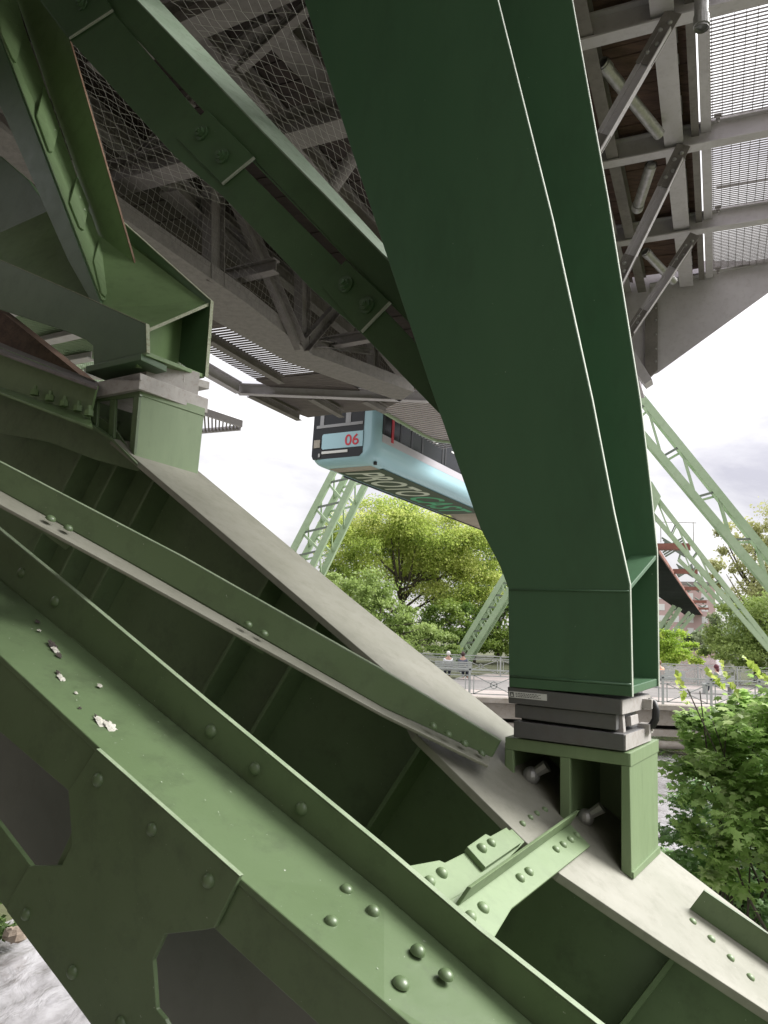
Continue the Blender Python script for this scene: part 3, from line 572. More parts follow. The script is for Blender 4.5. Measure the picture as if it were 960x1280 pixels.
while t < 1.9:
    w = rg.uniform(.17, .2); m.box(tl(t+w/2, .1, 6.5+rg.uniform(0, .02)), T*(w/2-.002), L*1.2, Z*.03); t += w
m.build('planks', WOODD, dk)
aw = thing('light_block_wall', tl(-2.8, -4, -4), 'tall dark wall added out of view behind the viewpoint to block light', 'wall')
m = MB(); m.box(tl(-3.4, -4.4, 1.), T*.4, L*8.0, Z*5.45); m.build('rear_blocker', weathered('light_block_stone', (.14, .12, .10), (.2, .18, .15), (.06, .05, .045), .5, .9, 2., bump=.02), aw)  # added unseen wall, keeps light from behind off the front faces
m = MB(); m.box(tl(2.4, -12.2, 1.), T*5.2, L*.35, Z*5.45); m.build('side_blocker', bpy.data.materials['light_block_stone'], aw)  # added off-frame wall, blocks light from the left
# bits of walkway far left
wk = thing('walkway_landing', onZ(280, 525, 4.0), 'small grating landing jutting out beyond the left pedestal against the white sky', 'walkway')
m = MB(); a, b, c, d = [onZ(x, y, 4.0) for x, y in [(235, 508), (302, 530), (300, 535), (240, 540)]]
for i in range(15): p, q = a+(b-a)*i/14, d+(c-d)*i/14; m.bar(p, q, .03, .03)
m.build('grating', GREYD, wk)
m = MB(); m.bar(a, b, .06, .14); m.bar(d, c, .06, .1); m.build('frame', GREY, wk)
mw = thing('mesh_walkway', onZ(60, 420, 4.6), 'green mesh walkway panels seen in the gap above the bolted side beam', 'walkway')
for q in ([(-10, 396), (22, 386), (82, 410), (40, 425)], [(50, 428), (100, 415), (118, 432), (116, 452), (85, 452)]):
    m = MB(); ps_ = [onZ(x, y, 4.7) for x, y in q]; c0 = sum(ps_, V())/len(ps_)
    for k in range(-28, 29): m.bar(c0+T*k*.06-L*1.4, c0+T*k*.06+L*1.4, .022, .01); m.bar(c0+L*k*.05-T*1.6, c0+L*k*.05+T*1.6, .02, .01)
    m.build('mesh_panel', PYL, mw)
for x0, y0, x1, y1 in [(5, 396, 30, 386), (48, 431, 98, 420), (80, 455, 114, 449), (104, 470, 128, 474)]:
    m = MB(); m.ibeam(onZ(x0, y0, 4.55), onZ(x1, y1, 4.55), .2, .2, .02, .016); m.build('bearer', GREY, mw)
# ------------------------------------------------------------------ bird netting
def net(lbl, c, nu, nv, r, mat, jit=.006, seed=1):
    o = thing('bird_net', (c[0]+c[2])/2, lbl, 'net', 'bird nets under the station'); rg = random.Random(seed)
    def bl(u, v): return c[0]*(1-u)*(1-v)+c[1]*u*(1-v)+c[2]*u*v+c[3]*(1-u)*v
    m = MB(); nn = (c[1]-c[0]).cross(c[3]-c[0]).normalized()
    G = [[bl(i/nu, j/nv)+nn*rg.uniform(-jit, jit)*3+(c[1]-c[0]).normalized()*rg.uniform(-jit, jit)+nn*.10*math.sin(math.pi*j/nv) for j in range(nv+1)] for i in range(nu+1)]
    for i in range(nu+1): m.tube([G[i][j] for j in range(nv+1)], r, 3, cap=False)
    for j in range(nv+1): m.tube([G[i][j] for i in range(nu+1)], r, 3, cap=False)
    m.build('mesh', mat, o)
net('pale wire bird net stretched below the deck beside the top of the tall column', [onZ(180, -40, 4.9), onZ(440, -120, 4.9), onZ(500, 300, 5.05), onZ(330, 165, 5.0)], 18, 22, .0019, WIRE, seed=1)
net('slack bird net hanging between the battened strut and the double diagonal beam', [onZ(60, 20, 4.9), onZ(210, 130, 4.9), onZ(300, 260, 4.9), onZ(120, 205, 4.9)], 13, 18, .0019, WIRE, seed=2)
net('fine dark bird net covering the side of the station truss', [tl(4.8, -6.12, ZT+.02), tl(14.0, -6.12, ZT+.02), tl(14.0, -6.12, 6.3), tl(4.8, -6.12, 6.3)], 90, 18, .0024, WIRED, .004, 3)
# ------------------------------------------------------------------ suspension train
A = P(384, 583, 21.2); tt = ray(1050, 836).normalized(); uu = tt.cross(Z).normalized(); ww = uu.cross(tt).normalized()
def tp(u, s, w): return A+uu*u+tt*s+ww*w
TBL = plain('train_pale_blue_paint', (.40, .63, .71), .22)
TLIL = plain('train_pale_stripe', (.50, .48, .52), .35); TGL = plain('train_dark_glass', (.018, .02, .022), .22, spec=.3); TMUL = plain('train_black_mullion', (.012, .012, .013), .4)
TUND = weathered('train_underside', (.34, .30, .25), (.40, .36, .30), (.2, .16, .12), .4, .6, 1.5, bump=0); TGRN = plain('underside_dark_green_banner', (.03, .055, .035), .5)
RED = plain('red_lettering', (.62, .02, .04), .4); LTXT = plain('pale_lettering', (.62, .66, .56), .5); GTXT = plain('bright_green_lettering', (.08, .42, .22), .5)
W_, H_, R_ = 2.2, 2.08, .42
def section(s, ins, h0=0, top=H_):
    pts = []
    def arc(cu, cw, r, a0, a1, n=7):
        for i in range(n+1): a = rad(a0+(a1-a0)*i/n); pts.append(tp(cu+r*math.cos(a), s, cw+r*math.sin(a)))
    r = R_
    arc(ins+r, h0+ins*.8+r, r, 180, 270); arc(W_-ins-r, h0+ins*.8+r, r, 270, 360); arc(W_-ins-.25, top-.25-ins*.3, .25, 0, 90); arc(ins+.25, top-.25-ins*.3, .25, 90, 180)
    return pts
tn = thing('suspension_train', tp(1.1, 3, H_), 'pale blue suspended railcar numbered 06 with a lettered dark green panel under its floor', 'train')
def body(name, segs, mat):
    m = MB(); rings = [section(s, i) for s, i in segs]; k = len(rings[0])
    m.add([p for r in rings for p in r], [(a*k+j, a*k+(j+1) % k, (a+1)*k+(j+1) % k, (a+1)*k+j) for a in range(len(rings)-1) for j in range(k)]+[tuple(range(k-1, -1, -1)), tuple((len(rings)-1)*k+j for j in range(k))])
    return m.build(name, mat, tn, smooth=True)
LEN = 8.2
bd = body('body', [(0, .20), (.02, .13), (.06, .08), (.12, .04), (.22, .008), (.34, 0), (LEN-.4, 0), (LEN-.15, .03), (LEN-.02, .10), (LEN, .2)], TBL)
for p in bd.data.polygons:
    if len(p.vertices) > 4: p.use_smooth = False
bd2 = body('rear_body', [(LEN+.35, .2), (LEN+.4, .1), (LEN+.8, .0), (LEN+9, 0)], TUND)
m = MB(); m.box(tp(1.1, LEN+.2, 1.4), uu*.85, tt*.24, ww*1.0); m.build('gangway', BLACK, tn)
m = MB(); m.prism([tp(u, -.012, w) for u, w in [(.13, .27), (.18, .17), (1.68, .17), (1.78, .26), (1.78, 1.9), (.13, 1.9)]], tt*.05); fg = m.build('front_window', TGL, tn)
m = MB(); m.prism([tp(u, -.03, w) for u, w in [(.46, .47), (.5, .43), (1.78, .43), (1.78, .86), (.5, .86), (.46, .82)]], tt*.016); m.build('number_panel', TBL, fg)
m = MB(); m.box(tp(.9, -.03, .335), uu*.42, tt*.012, ww*.035); m.build('light_bar', plain('clear_lamp_cover', (.75, .75, .72), .2), fg)
m = MB(); m.box(tp(.30, -.03, .60), uu*.10, tt*.012, ww*.11); m.build('small_badge', TUND, fg)
m = MB(); m.box(tp(.40, -.03, .27), uu*.03, tt*.012, ww*.05); m.build('wiper_pivot', ZINC, fg)
m = MB(); m.box(tp(1.0, -.02, 1.08), uu*.75, tt*.01, ww*.04); m.box(tp(1.28, -.02, 1.45), uu*.08, tt*.01, ww*.34); m.box(tp(.42, -.02, 1.45), uu*.06, tt*.01, ww*.34); m.build('cab_frame', plain('cab_grey', (.30, .30, .31), .5), fg)
m = MB(); m.prism([tp(W_+.004, s, w) for s, w in [(.28, .80), (LEN-.2, .80), (LEN-.2, 1.75), (.28, 1.75)]], uu*-.02); sw = m.build('side_window', TGL, tn)
m = MB()
for s in (.31, 1.25, 1.9, 2.55, 3.9, 4.1, 5.3, 6.0, 6.2, 7.3, 7.9): m.box(tp(W_+.008, s, 1.26), uu*.006, tt*.045, ww*.44)
m.build('mullion', TMUL, sw)
m = MB(); m.box(tp(W_+.006, .80, 1.2), uu*.012, tt*.06, ww*.52); m.build('red_door_edge', RED, sw)
m = MB()
for s in (1.0, 2.2, 3.4, 4.7, 6.6): m.box(tp(W_+.008, s, 1.35), uu*.004, tt*.2, ww*.025)
m.build('ceiling_lamp_strip', plain('lamp_strip', (.8, .8, .78), .4), sw)
m = MB()
for s in (6.7, 7.4): m.ball(tp(W_-.02, s, .92), .16, 10, 7)
m.build('seat_back', plain('seat_red_fabric', (.35, .03, .07), .8), sw)
m = MB(); m.prism([tp(W_+.004, s, w) for s, w in [(.28, .58), (LEN-.25, .58), (LEN-.2, .795), (.28, .795)]], uu*-.02); m.build('pale_stripe', TLIL, tn)
m = MB(); m.prism([tp(u, s, -.006) for u, s in [(.42, .45), (W_-.42, .45), (W_-.42, LEN-.2), (.42, LEN-.2)]], ww*.01); m.build('underside_panel', TUND, tn)
m = MB(); m.prism([tp(u, s, -.014) for u, s in [(.44, .9), (W_-.30, .9), (W_-.30, LEN-.35), (.44, LEN-.35)]], ww*.008); bn = m.build('underside_banner', TGRN, tn)
m = MB(); m.tube([tp(.30, 1.4, -.0), tp(.30, LEN, -.0), tp(.30, LEN+9, -.0)], .03, 6); m.tube([tp(W_-.2, .32, -.02), tp(W_-.2, .32, .06)], .05, 8); m.build('skirt_rail', BLACK, tn)
def text(txt, size, mat, name, parent, o, ex, ey, shear=0, width=None):
    cu = bpy.data.curves.new(name, 'FONT'); cu.body = txt; cu.size = size; cu.extrude = .004; cu.offset = .012*size; cu.shear = shear
    ob = bpy.data.objects.new(name+'_src', cu); COL.objects.link(ob); bpy.context.view_layer.update()
    me = bpy.data.meshes.new_from_object(ob.evaluated_get(bpy.context.evaluated_depsgraph_get())); COL.objects.unlink(ob); bpy.data.objects.remove(ob)
    xs = [v.co.x for v in me.vertices]; sx = (width/(max(xs)-min(xs))) if width else 1
    ez = ex.cross(ey).normalized(); x0 = min(xs)
    for v in me.vertices: v.co = ex*((v.co.x-x0)*sx)+ey*v.co.y+ez*v.co.z
    me.materials.clear(); me.materials.append(mat); t_ = bpy.data.objects.new(name, me); COL.objects.link(t_); t_.parent = parent; t_.location = V(o)-WL[parent.name]; WL[t_.name] = V(o); return t_
text('06', .42, RED, 'number', fg, tp(1.22, -.034, .49), uu, ww, 0, .44)
text('PROTO', 1.45, LTXT, 'lettering', bn, tp(.62, 1.0, -.018), tt, uu, .25, 3.5)
text('CAST', 1.45, GTXT, 'lettering', bn, tp(.62, 4.65, -.018), tt, uu, .25, 2.9)
# track deck over the train
td = thing('track_deck', onZ(530, 530, 5.25), 'pinkish grey planked track underside directly above the railcar', 'track')
m = MB(); c0 = [(463, 504), (545, 492), (640, 540), (640, 590), (600, 557), (545, 551), (529, 544)]
m.prism(zq(c0, 5.25), Z*.2); m.build('soffit', weathered('pink_grey_soffit', (.50, .42, .40), (.57, .50, .48), (.2, .15, .14), .6, .7, 1., bump=.003, stretch=(1, 1, 1)), td)
m = MB()
for i in range(26):
    a, b = onZ(466+i*3.4, 508+i*2.1, 5.24), onZ(548+i*3.4, 496+i*2.0, 5.24); m.bar(a, b, .035, .03)
m.build('slat', GREY, td)
m = MB(); e1, e2, e3, e4 = zq([(460, 504), (529, 544), (545, 551), (600, 557)], 5.2); m.bar(e1, e2, .06, .06); m.bar(e2, e3, .06, .06); m.bar(e3, e4, .06, .06); m.build('edge_rail', PYL, td)
# ------------------------------------------------------------------ far track on the line of the pylons
ft = thing('elevated_track', tl(60, -6, 6), 'far elevated track with black mesh underside and rust red brackets', 'track')
ZF = 6.0
segs = [(40, -5.9), (120, -5.9), (220, -5.6), (300, -5.2), (350, -4.8), (380, -4.5)]
m = MB(); m.strip([tl(t, l-2.1, ZF) for t, l in segs], [tl(t, l+2.05, ZF) for t, l in segs], Z*.3); m.build('mesh_underside', weathered('dark_mesh_soffit', (.012, .016, .014), (.022, .028, .025), (.02, .02, .02), .4, .95, .4, bump=0, spec=.05), ft)
m = MB(); m.strip([tl(t, l+2.06, ZF-.02) for t, l in segs], [tl(t, l+2.16, ZF-.02) for t, l in segs], Z*.3); m.build('edge_girder', REDOX, ft)
for t in (57.5, 79, 106, 143, 175, 215, 260): 
    m = MB(); m.box(tl(t, -2.75, ZF+.35), T*.35, L*1.1, Z*.22); b_ = m.build('bracket', REDOX, ft)
    m = MB()
    for k in range(4): m.bar(tl(t+k*1.5+.8, -3.6, ZF+.2), tl(t+k*1.5+1.6, -2.2, ZF+1.2), .12, .12); m.bar(tl(t+k*1.5+1.6, -3.6, ZF+1.2), tl(t+k*1.5+.8, -2.2, ZF+.2), .12, .12)
    m.build('trestle', PYLD, b_)
m = MB(); m.tube([tl(56, -5.5, ZF+2.0), tl(56.5, -1.2, ZF+1.9)], .03, 5); m.tube([tl(56, -3.5, ZF+.5), tl(56, -3.5, ZF+2)], .03, 5); m.tube([tl(56, -1.4, ZF+.5), tl(56, -1.4, ZF+1.9)], .03, 5); m.build('service_rail', ZINC, ft)
# ------------------------------------------------------------------ pylons
def pylon(lbl, t, U0, U1, L0, L1, cw, n, dw, zend=-4.0, faces=2):
    """box lattice leg in the plane across the line at distance t; chords given where they are seen"""
    u0, u1, l0, l1 = onT(*U0, t), onT(*U1, t), onT(*L0, t), onT(*L1, t)
    def dn(a, b): return a+(b-a)*((zend-a.z)/(b.z-a.z))
    u1, l1 = dn(u0, u1), dn(l0, l1)
    o = thing('lattice_pylon', (u1+l1)/2, lbl, 'pylon', 'pale green lattice pylon legs along the railway')
    for f in range(faces):
        e = T*dw*f
        m = MB(); m.bar(u0+e, u1+e, cw, cw*.55, T); m.build('chord', PYL, o)
        m = MB(); m.bar(l0+e, l1+e, cw, cw*.55, T); m.build('chord', PYL, o)
        m = MB(); md = MB()
        for i in range(n):
            a, b, c = i/n, (i+.5)/n, (i+1)/n
            (md if f == 0 else m).bar(u0+(u1-u0)*b+e, l0+(l1-l0)*a+e, cw*.3, cw*.2, T)
            m.bar(u0+(u1-u0)*b+e, l0+(l1-l0)*c+e, cw*.35, cw*.2, T)
        m.build('lacing', PYL, o)
        if f == 0: md.build('shaded_lacing', PYLD, o)  # one lacing direction darker, its shade put into the colour
    m = MB()
    for i in range(n):
        for a0, a1 in ((u0, u1), (l0, l1)):
            p = a0+(a1-a0)*(i/n); q = a0+(a1-a0)*((i+1)/n)
            m.bar(p, q+T*dw, cw*.25, cw*.2, T.cross(Z)); 
    m.build('side_lacing', PYL, o)
    return o
pylon('largest lattice pylon leg, slanting down across the sky right of the tall column', 28, (787, 478), (960, 693), (787, 523), (960, 729), .25, 8, .9)
pylon('slimmer lattice pylon leg just below the largest one, its top beside the tall column', 48, (806, 603), (960, 801), (813, 639), (960, 810), .24, 8, 1.0)
pylon('distant lattice pylon leg above the red brackets of the far track', 72, (843, 675), (945, 785), (848, 699), (945, 796), .32, 9, 1.0)
pylon('faint lattice pylon leg farthest along at the right of the far track', 98, (866, 712), (930, 786), (868, 728), (930, 794), .34, 8, 1.0)
pylon('lattice pylon leg leaning left beneath the nose of the railcar', 27, (418, 588), (364, 692), (444, 596), (394, 700), .26, 10, 1.1)
pylon('narrow lattice pylon leg leaning left against the dark trees beside the tall column', 52, (640, 705), (573, 815), (650, 716), (589, 815), .36, 10, .9)
pylon('small far pylon leg left of the pink building behind the tall column', 105, (843, 757), (815, 798), (850, 760), (824, 799), .5, 6, .8)
pylon('small far pylon leg crossing the pink building', 135, (862, 765), (836, 795), (867, 768), (842, 797), .5, 6, .8)
pylon('tiny far pylon leg under the rounded tip of the far track', 170, (880, 780), (853, 803), (884, 783), (859, 804), .5, 6, .8)
m = MB(); 
pg = bpy.data.objects['lattice_pylon.001']
m = MB(); m.prism([onT(x, y, 47.6) for x, y in [(806, 600), (815, 602), (826, 620), (818, 640), (810, 640)]], T*.15); m.build('head_plate', PYL, pg)
# ------------------------------------------------------------------ river, banks
ZW = -4.4
def water_mat():
    m, nt, b = mat_new('river_water'); ln = nt.links.new
    b.inputs['Base Color'].default_value = (.05, .05, .042, 1); b.inputs['Roughness'].default_value = .07; b.inputs['IOR'].default_value = 1.33
    b.inputs['Specular IOR Level'].default_value = .8
    g = nd(nt, 'ShaderNodeNewGeometry'); mp = nd(nt, 'ShaderNodeMapping'); mp.inputs['Rotation'].default_value = (0, 0, rad(23.6)); mp.inputs['Scale'].default_value = (1.1, .55, 1)
    ln(g.outputs['Position'], mp.inputs['Vector'])
    n1 = nd(nt, 'ShaderNodeTexNoise', i_Scale=2.2, i_Detail=4., i_Roughness=.55, i_Distortion=1.2); ln(mp.outputs[0], n1.inputs['Vector'])
    bp = nd(nt, 'ShaderNodeBump', i_Strength=.45, i_Distance=.10); ln(n1.outputs['Fac'], bp.inputs['Height']); ln(bp.outputs[0], b.inputs['Normal'])
    # foam flecks plus sky reflection painted into the base colour
    n2 = nd(nt, 'ShaderNodeTexNoise', i_Scale=2.6, i_Detail=6., i_Roughness=.6, i_Distortion=.3); ln(mp.outputs[0], n2.inputs['Vector'])
    r = nd(nt, 'ShaderNodeValToRGB'); r.color_ramp.elements[0].position = .30; r.color_ramp.elements[1].position = .62; r.color_ramp.elements[0].color = (.14, .13, .125, 1); r.color_ramp.elements[1].color = (.40, .39, .40, 1)
    ln(n2.outputs['Fac'], r.inputs['Fac']); ln(r.outputs[0], b.inputs['Base Color'])
    return m
m = MB(); m.add([tl(-40, -11, ZW), tl(-40, 3, ZW), tl(420, 3, ZW), tl(420, -11, ZW)], [(0, 1, 2, 3)]); tag(m.build('water', water_mat()), kind='structure')
EARTH = weathered('earth_bank', (.06, .065, .03), (.10, .11, .05), (.05, .04, .03), .5, .9, 1.5, bump=.03)
m = MB()
prof = [(-1200, -2.4), (-60, -2.4), (-12.6, -2.5), (-10.6, -3.6), (-9.7, -4.3), (-8.9, -5.2)]
prr = [(-.1, -5.2), (.7, -4.3), (1.6, -3.4), (3.2, -2.7), (60, -2.4), (1200, -2.4)]
ts = [-1200, -40, -5, 3, 8, 12, 18, 28, 60, 120, 400, 2500]
for pr in (prof, prr):
    b0 = len(m.v); k = len(pr)
    m.v += [tuple(tl(t, l+(random.uniform(-.25, .25) if abs(l) < 12 and -10 < t < 100 else 0), z)) for t in ts for l, z in pr]
    m.f += [(b0+i*k+j, b0+i*k+j+1, b0+(i+1)*k+j+1, b0+(i+1)*k+j) for i in range(len(ts)-1) for j in range(k-1)]
tag(m.build('ground', EARTH), kind='structure')
STONE = weathered('river_stone', (.28, .22, .17), (.36, .30, .24), (.12, .1, .08), .5, .85, 6., bump=.01)
def stone(x, y, d, s, lbl):
    m = MB(); c = P(x, y, d); m.ball(c, s, 10, 7, (1.2, .9, .7)); rg = random.Random(int(x))
    m.v = [tuple(V(v)+V((rg.uniform(-1, 1), rg.uniform(-1, 1), rg.uniform(-1, 1)))*s*.14) for v in m.v]
    tag(m.build('stone', STONE), lbl, 'stone')
stone(20, 1168, 10.1, .14, 'tan boulder at the water edge in the bottom left corner')
# ------------------------------------------------------------------ bridge
ZD = -2.55
YB = 30.0
bg = thing('road_bridge', V((12, 36, ZD)), 'low concrete bridge with stepped edge across the river behind the tall column', 'bridge')
m = MB(); m.box(V((8, 38, ZD-.10)), V((34, 0, 0)), V((0, 8, 0)), V((0, 0, .10))); m.build('deck', PAVE, bg)
m = MB(); m.box(V((8, YB-.12, ZD-.06)), V((34, 0, 0)), V((0, .30, 0)), V((0, 0, .09))); m.build('kerb', CONC, bg)
m = MB(); m.box(V((8, YB+.12, ZD-.46)), V((34, 0, 0)), V((0, .12, 0)), V((0, 0, .29))); m.build('fascia', CONC, bg)
m = MB(); m.box(V((8, YB+.05, ZD-1.02)), V((34, 0, 0)), V((0, .18, 0)), V((0, 0, .12))); m.build('ledge', CONC, bg)
m = MB(); m.box(V((8, YB+2.5, ZD-.8)), V((34, 0, 0)), V((0, .3, 0)), V((0, 0, .6))); m.build('girder', plain('shadow_steel', (.04, .035, .03), .8), bg)
m = MB(); m.box(V((8, 37, ZD+.004-.1+.1)), V((34, 0, 0)), V((0, 3.2, 0)), V((0, 0, .006))); tag(m.build('road', weathered('bridge_asphalt', (.16, .15, .145), (.20, .19, .18), (.1, .09, .08), .4, .85, 1., bump=.002)), kind='structure')
bp_ = thing('service_pipe', V((8, YB-.05, ZD-1.45)), 'brown service pipe slung under the bridge edge just above the water', 'pipe')
m = MB(); m.tube([V((-10, YB-.05, ZD-1.45)), V((42, YB-.05, ZD-1.45))], .15, 14); m.build('pipe', CONC, bp_, smooth=True)
def railing(lbl, y, x0, x1, mod, h, tall):
    o = thing('railing', V(((x0+x1)/2, y, ZD+.03)), lbl, 'railing'); zb = ZD+.03
    m = MB(); m.bar(V((x0, y, zb+h)), V((x1, y, zb+h)), .06, .05)
    if tall: m.bar(V((x0, y, zb+h-.14)), V((x1, y, zb+h-.14)), .04, .035)
    m.build('top_rail', RAILM, o)
    n = int((x1-x0)/mod)
    for i in range(n+1):
        x = x0+i*mod; m = MB(); m.bar(V((x, y, zb-.05)), V((x, y, zb+h+.10*(not tall))), .08, .06, V((0, 1, 0))); m.build('post', RAILM, o)
        if i == n: break
        m = MB(); a, b = x+.16, x+mod-.16; z0, z1 = zb+.10, zb+h-.22
        r = .036
        for p, q in (((a, z0), (b, z0)), ((a, z1), (b, z1)), ((a, z0), (a, z1)), ((b, z0), (b, z1)), ((a, z0), (b, z1)), ((a, z1), (b, z0)), ((x, z0), (a, z0)), ((x, z1), (a, z1)), ((b, z0), (x+mod, z0)), ((b, z1), (x+mod, z1))):
            m.bar(V((p[0], y, p[1])), V((q[0], y, q[1])), r, r, V((0, 1, 0)))
        c = ((a+b)/2, (z0+z1)/2)
        for k in range(8):
            t0, t1 = k*math.pi/4, (k+1)*math.pi/4; m.bar(V((c[0]+.13*math.cos(t0), y, c[1]+.13*math.sin(t0))), V((c[0]+.13*math.cos(t1), y, c[1]+.13*math.sin(t1))), r, r, V((0, 1, 0)))
        m.build('cross_panel', RAILM, o)
railing('grey railing with crossed panels along the near edge of the bridge', YB, -2.0, 22.4, 1.85, 1.0, False)
railing('pale railing with crossed panels along the far side of the bridge behind the benches', 44.5, -2., 34., 2.25, 1.05, True)
def bench(lbl, x, y, w):
    o = thing('bench', V((x, y, ZD)), lbl, 'bench'); z = ZD
    m = MB(); m.box(V((x, y+.28, z+.45)), V((w/2, 0, 0)), V((0, .24, 0)), V((0, 0, .03))); m.build('seat', RAILM, o)
    m = MB()
    for k in range(4): m.box(V((x, y-.02, z+.56+.10*k)), V((w/2, 0, 0)), V((0, .02, 0)), V((0, 0, .04)))
    m.build('backrest', RAILM, o)
    for s in (-1, 1): m = MB(); m.box(V((x+s*(w/2-.1), y+.2, z+.225)), V((.04, 0, 0)), V((0, .22, 0)), V((0, 0, .22))); m.build('leg', RAILM, o)
YP = 40.0
xb1 = onY(567, 830, YP).x; xb2 = onY(838, 840, YP).x; xb3 = onY(905, 845, YP).x
bench('pale slatted bench facing the far railing, left of the tall column', xb1, YP, 1.9)
bench('dark slatted bench just right of the tall column base', xb2, YP, 1.5)
SKIN = plain('skin', (.45, .27, .20), .6)
def skin_mesh(name, verts, edges, radii, mat, parent, root=0, sub=1):
    me = bpy.data.meshes.new(name); c = V(WL[parent.name]); me.from_pydata([tuple(V(v)) for v in verts], edges, [])
    o = bpy.data.objects.new(name, me); COL.objects.link(o); o.parent = parent; WL[name] = c
    sk = o.modifiers.new('skin', 'SKIN'); sk.use_smooth_shade = True
    for i, r in enumerate(radii): d = me.skin_vertices[0].data[i]; d.radius = (r, r); d.use_root = (i == root)
    su = o.modifiers.new('sub', 'SUBSURF'); su.levels = sub; su.render_levels = sub
    me.materials.append(mat); return o
def person(lbl, x, y, hair, top, legs, turn=0, lean=0, hair_long=False):
    o = thing('person', V((x, y+.22, ZD+.48)), lbl, 'person'); o.rotation_euler = (0, 0, turn)
    # seated, local frame: hips at the origin, facing +y
    vs = [(0, 0, .08), (0, -.02+lean*.3, .28), (0, -.02+lean*.8, .50), (0, lean, .62), (0, lean+.01, .72), (0, lean+.03, .82),
          (-.18, lean*.8, .50), (-.24, .04+lean*.6, .26), (-.17, .26, .14), (-.13, .33, .12), (.18, lean*.8, .50), (.24, .04+lean*.6, .26), (.17, .26, .14), (.13, .33, .12),
          (-.10, .02, .05), (-.11, .42, .06), (-.11, .44, -.36), (-.11, .55, -.42), (.10, .02, .05), (.11, .42, .06), (.11, .44, -.36), (.11, .55, -.42)]
    es = [(0, 1), (1, 2), (2, 3), (3, 4), (4, 5), (2, 6), (6, 7), (7, 8), (8, 9), (2, 10), (10, 11), (11, 12), (12, 13), (0, 14), (14, 15), (15, 16), (16, 17), (0, 18), (18, 19), (19, 20), (20, 21)]
    rs = [.14, .14, .13, .055, .085, .075, .065, .05, .04, .035, .065, .05, .04, .035, .10, .075, .05, .04, .10, .075, .05, .04]
    skin_mesh('body', vs, es, rs, SKIN, o)
    skin_mesh('jacket', [vs[i] for i in (0, 1, 2, 6, 7, 8, 10, 11, 12)], [(0, 1), (1, 2), (2, 3), (3, 4), (4, 5), (2, 6), (6, 7), (7, 8)], [.165, .165, .15, .09, .07, .06, .09, .07, .06], top, o)
    skin_mesh('trousers', [vs[i] for i in (0, 14, 15, 16, 18, 19, 20)], [(0, 1), (1, 2), (2, 3), (0, 4), (4, 5), (5, 6)], [.15, .12, .095, .07, .12, .095, .07], legs, o)
    m = MB(); m.ball(V((0, lean-.015, .80)), .115, 12, 8, (.95, 1.05, 1.1))
    if hair_long: m.ball(V((0, lean-.06, .68)), .11, 10, 8, (1.05, .75, 1.25))
    hb = m.build('hair', hair, None, smooth=True); hb.parent = o; hb.location = V(np.array(m.v).mean(axis=0))
    m = MB(); m.ball(V((0, lean+.125, .79)), .02, 8, 6, (.8, 1, 1.3)); nb_ = m.build('nose', SKIN, None, smooth=True); nb_.parent = o; nb_.location = V(np.array(m.v).mean(axis=0))
    return o
DEN = plain('dark_denim', (.05, .06, .09), .8)
person('person with white hair in a white top seated on the left bench', onY(561, 820, YP).x, YP, plain('white_hair', (.7, .68, .66), .8), plain('white_cloth', (.7, .7, .72), .8), DEN)
person('person with dark hair in a dark jacket leaning on the left bench', onY(579, 820, YP).x, YP, plain('dark_hair', (.06, .03, .03), .7), plain('dark_blue_cloth', (.08, .09, .13), .8), DEN, rad(-25), .06)
person('person in an orange and white top on the dark bench beside the tall column', onY(826, 835, YP).x, YP, plain('brown_hair', (.18, .10, .06), .7), plain('orange_cloth', (.7, .35, .22), .8), DEN)
person('person with maroon hair in a grey green jacket seated behind the bush', onY(899, 838, YP-3).x, YP-3, plain('maroon_hair', (.10, .02, .03), .7), plain('grey_green_cloth', (.22, .25, .21), .8), DEN, rad(60), .04, True)
bench('low slatted bench under the person with maroon hair', onY(899, 838, YP-3).x, YP-3, 1.4)
# ------------------------------------------------------------------ leaves and trees
def leaf_mat(name, cols, trans=.35, rough=.55):
    m, nt, b = mat_new(name); ln = nt.links.new
    at = nd(nt, 'ShaderNodeAttribute', attribute_name='tint')
    r = nd(nt, 'ShaderNodeValToRGB'); cr = r.color_ramp; n = len(cols)
    cols = [tuple(min(.62, v*1.45) for v in c) for c in cols]; cr.elements[0].color = rgba(cols[0]); cr.elements[1].color = rgba(cols[-1])
    for i in range(1, n-1): e = cr.elements.new(i/(n-1)); e.color = rgba(cols[i])
    ln(at.outputs['Fac'], r.inputs['Fac']); ln(r.outputs[0], b.inputs['Base Color']); b.inputs['Roughness'].default_value = rough; b.inputs['Specular IOR Level'].default_value = .35
    tr_ = nd(nt, 'ShaderNodeBsdfTranslucent'); ln(r.outputs[0], tr_.inputs['Color']); mx = nd(nt, 'ShaderNodeMixShader'); mx.inputs[0].default_value = trans
    out = nt.nodes['Material Output']; ln(b.outputs[0], mx.inputs[1]); ln(tr_.outputs[0], mx.inputs[2]); ln(mx.outputs[0], out.inputs['Surface']); return m
SH = {'quad': (np.array([(0, -.5, 0), (.34, 0, .08), (0, .55, 0), (-.34, 0, .08)]), [(0, 1, 2), (0, 2, 3)]),
      'maple': (np.array([(0, -.45, 0), (.16, -.24, .02), (.50, -.22, -.06), (.33, .0, .02), (.50, .30, -.07), (.19, .26, .03), (0, .60, -.09), (-.19, .26, .03), (-.50, .30, -.07), (-.33, .0, .02), (-.50, -.22, -.06), (-.16, -.24, .02), (0, 0, .05)]),
                [(i, (i+1) % 12, 12) for i in range(12)])}
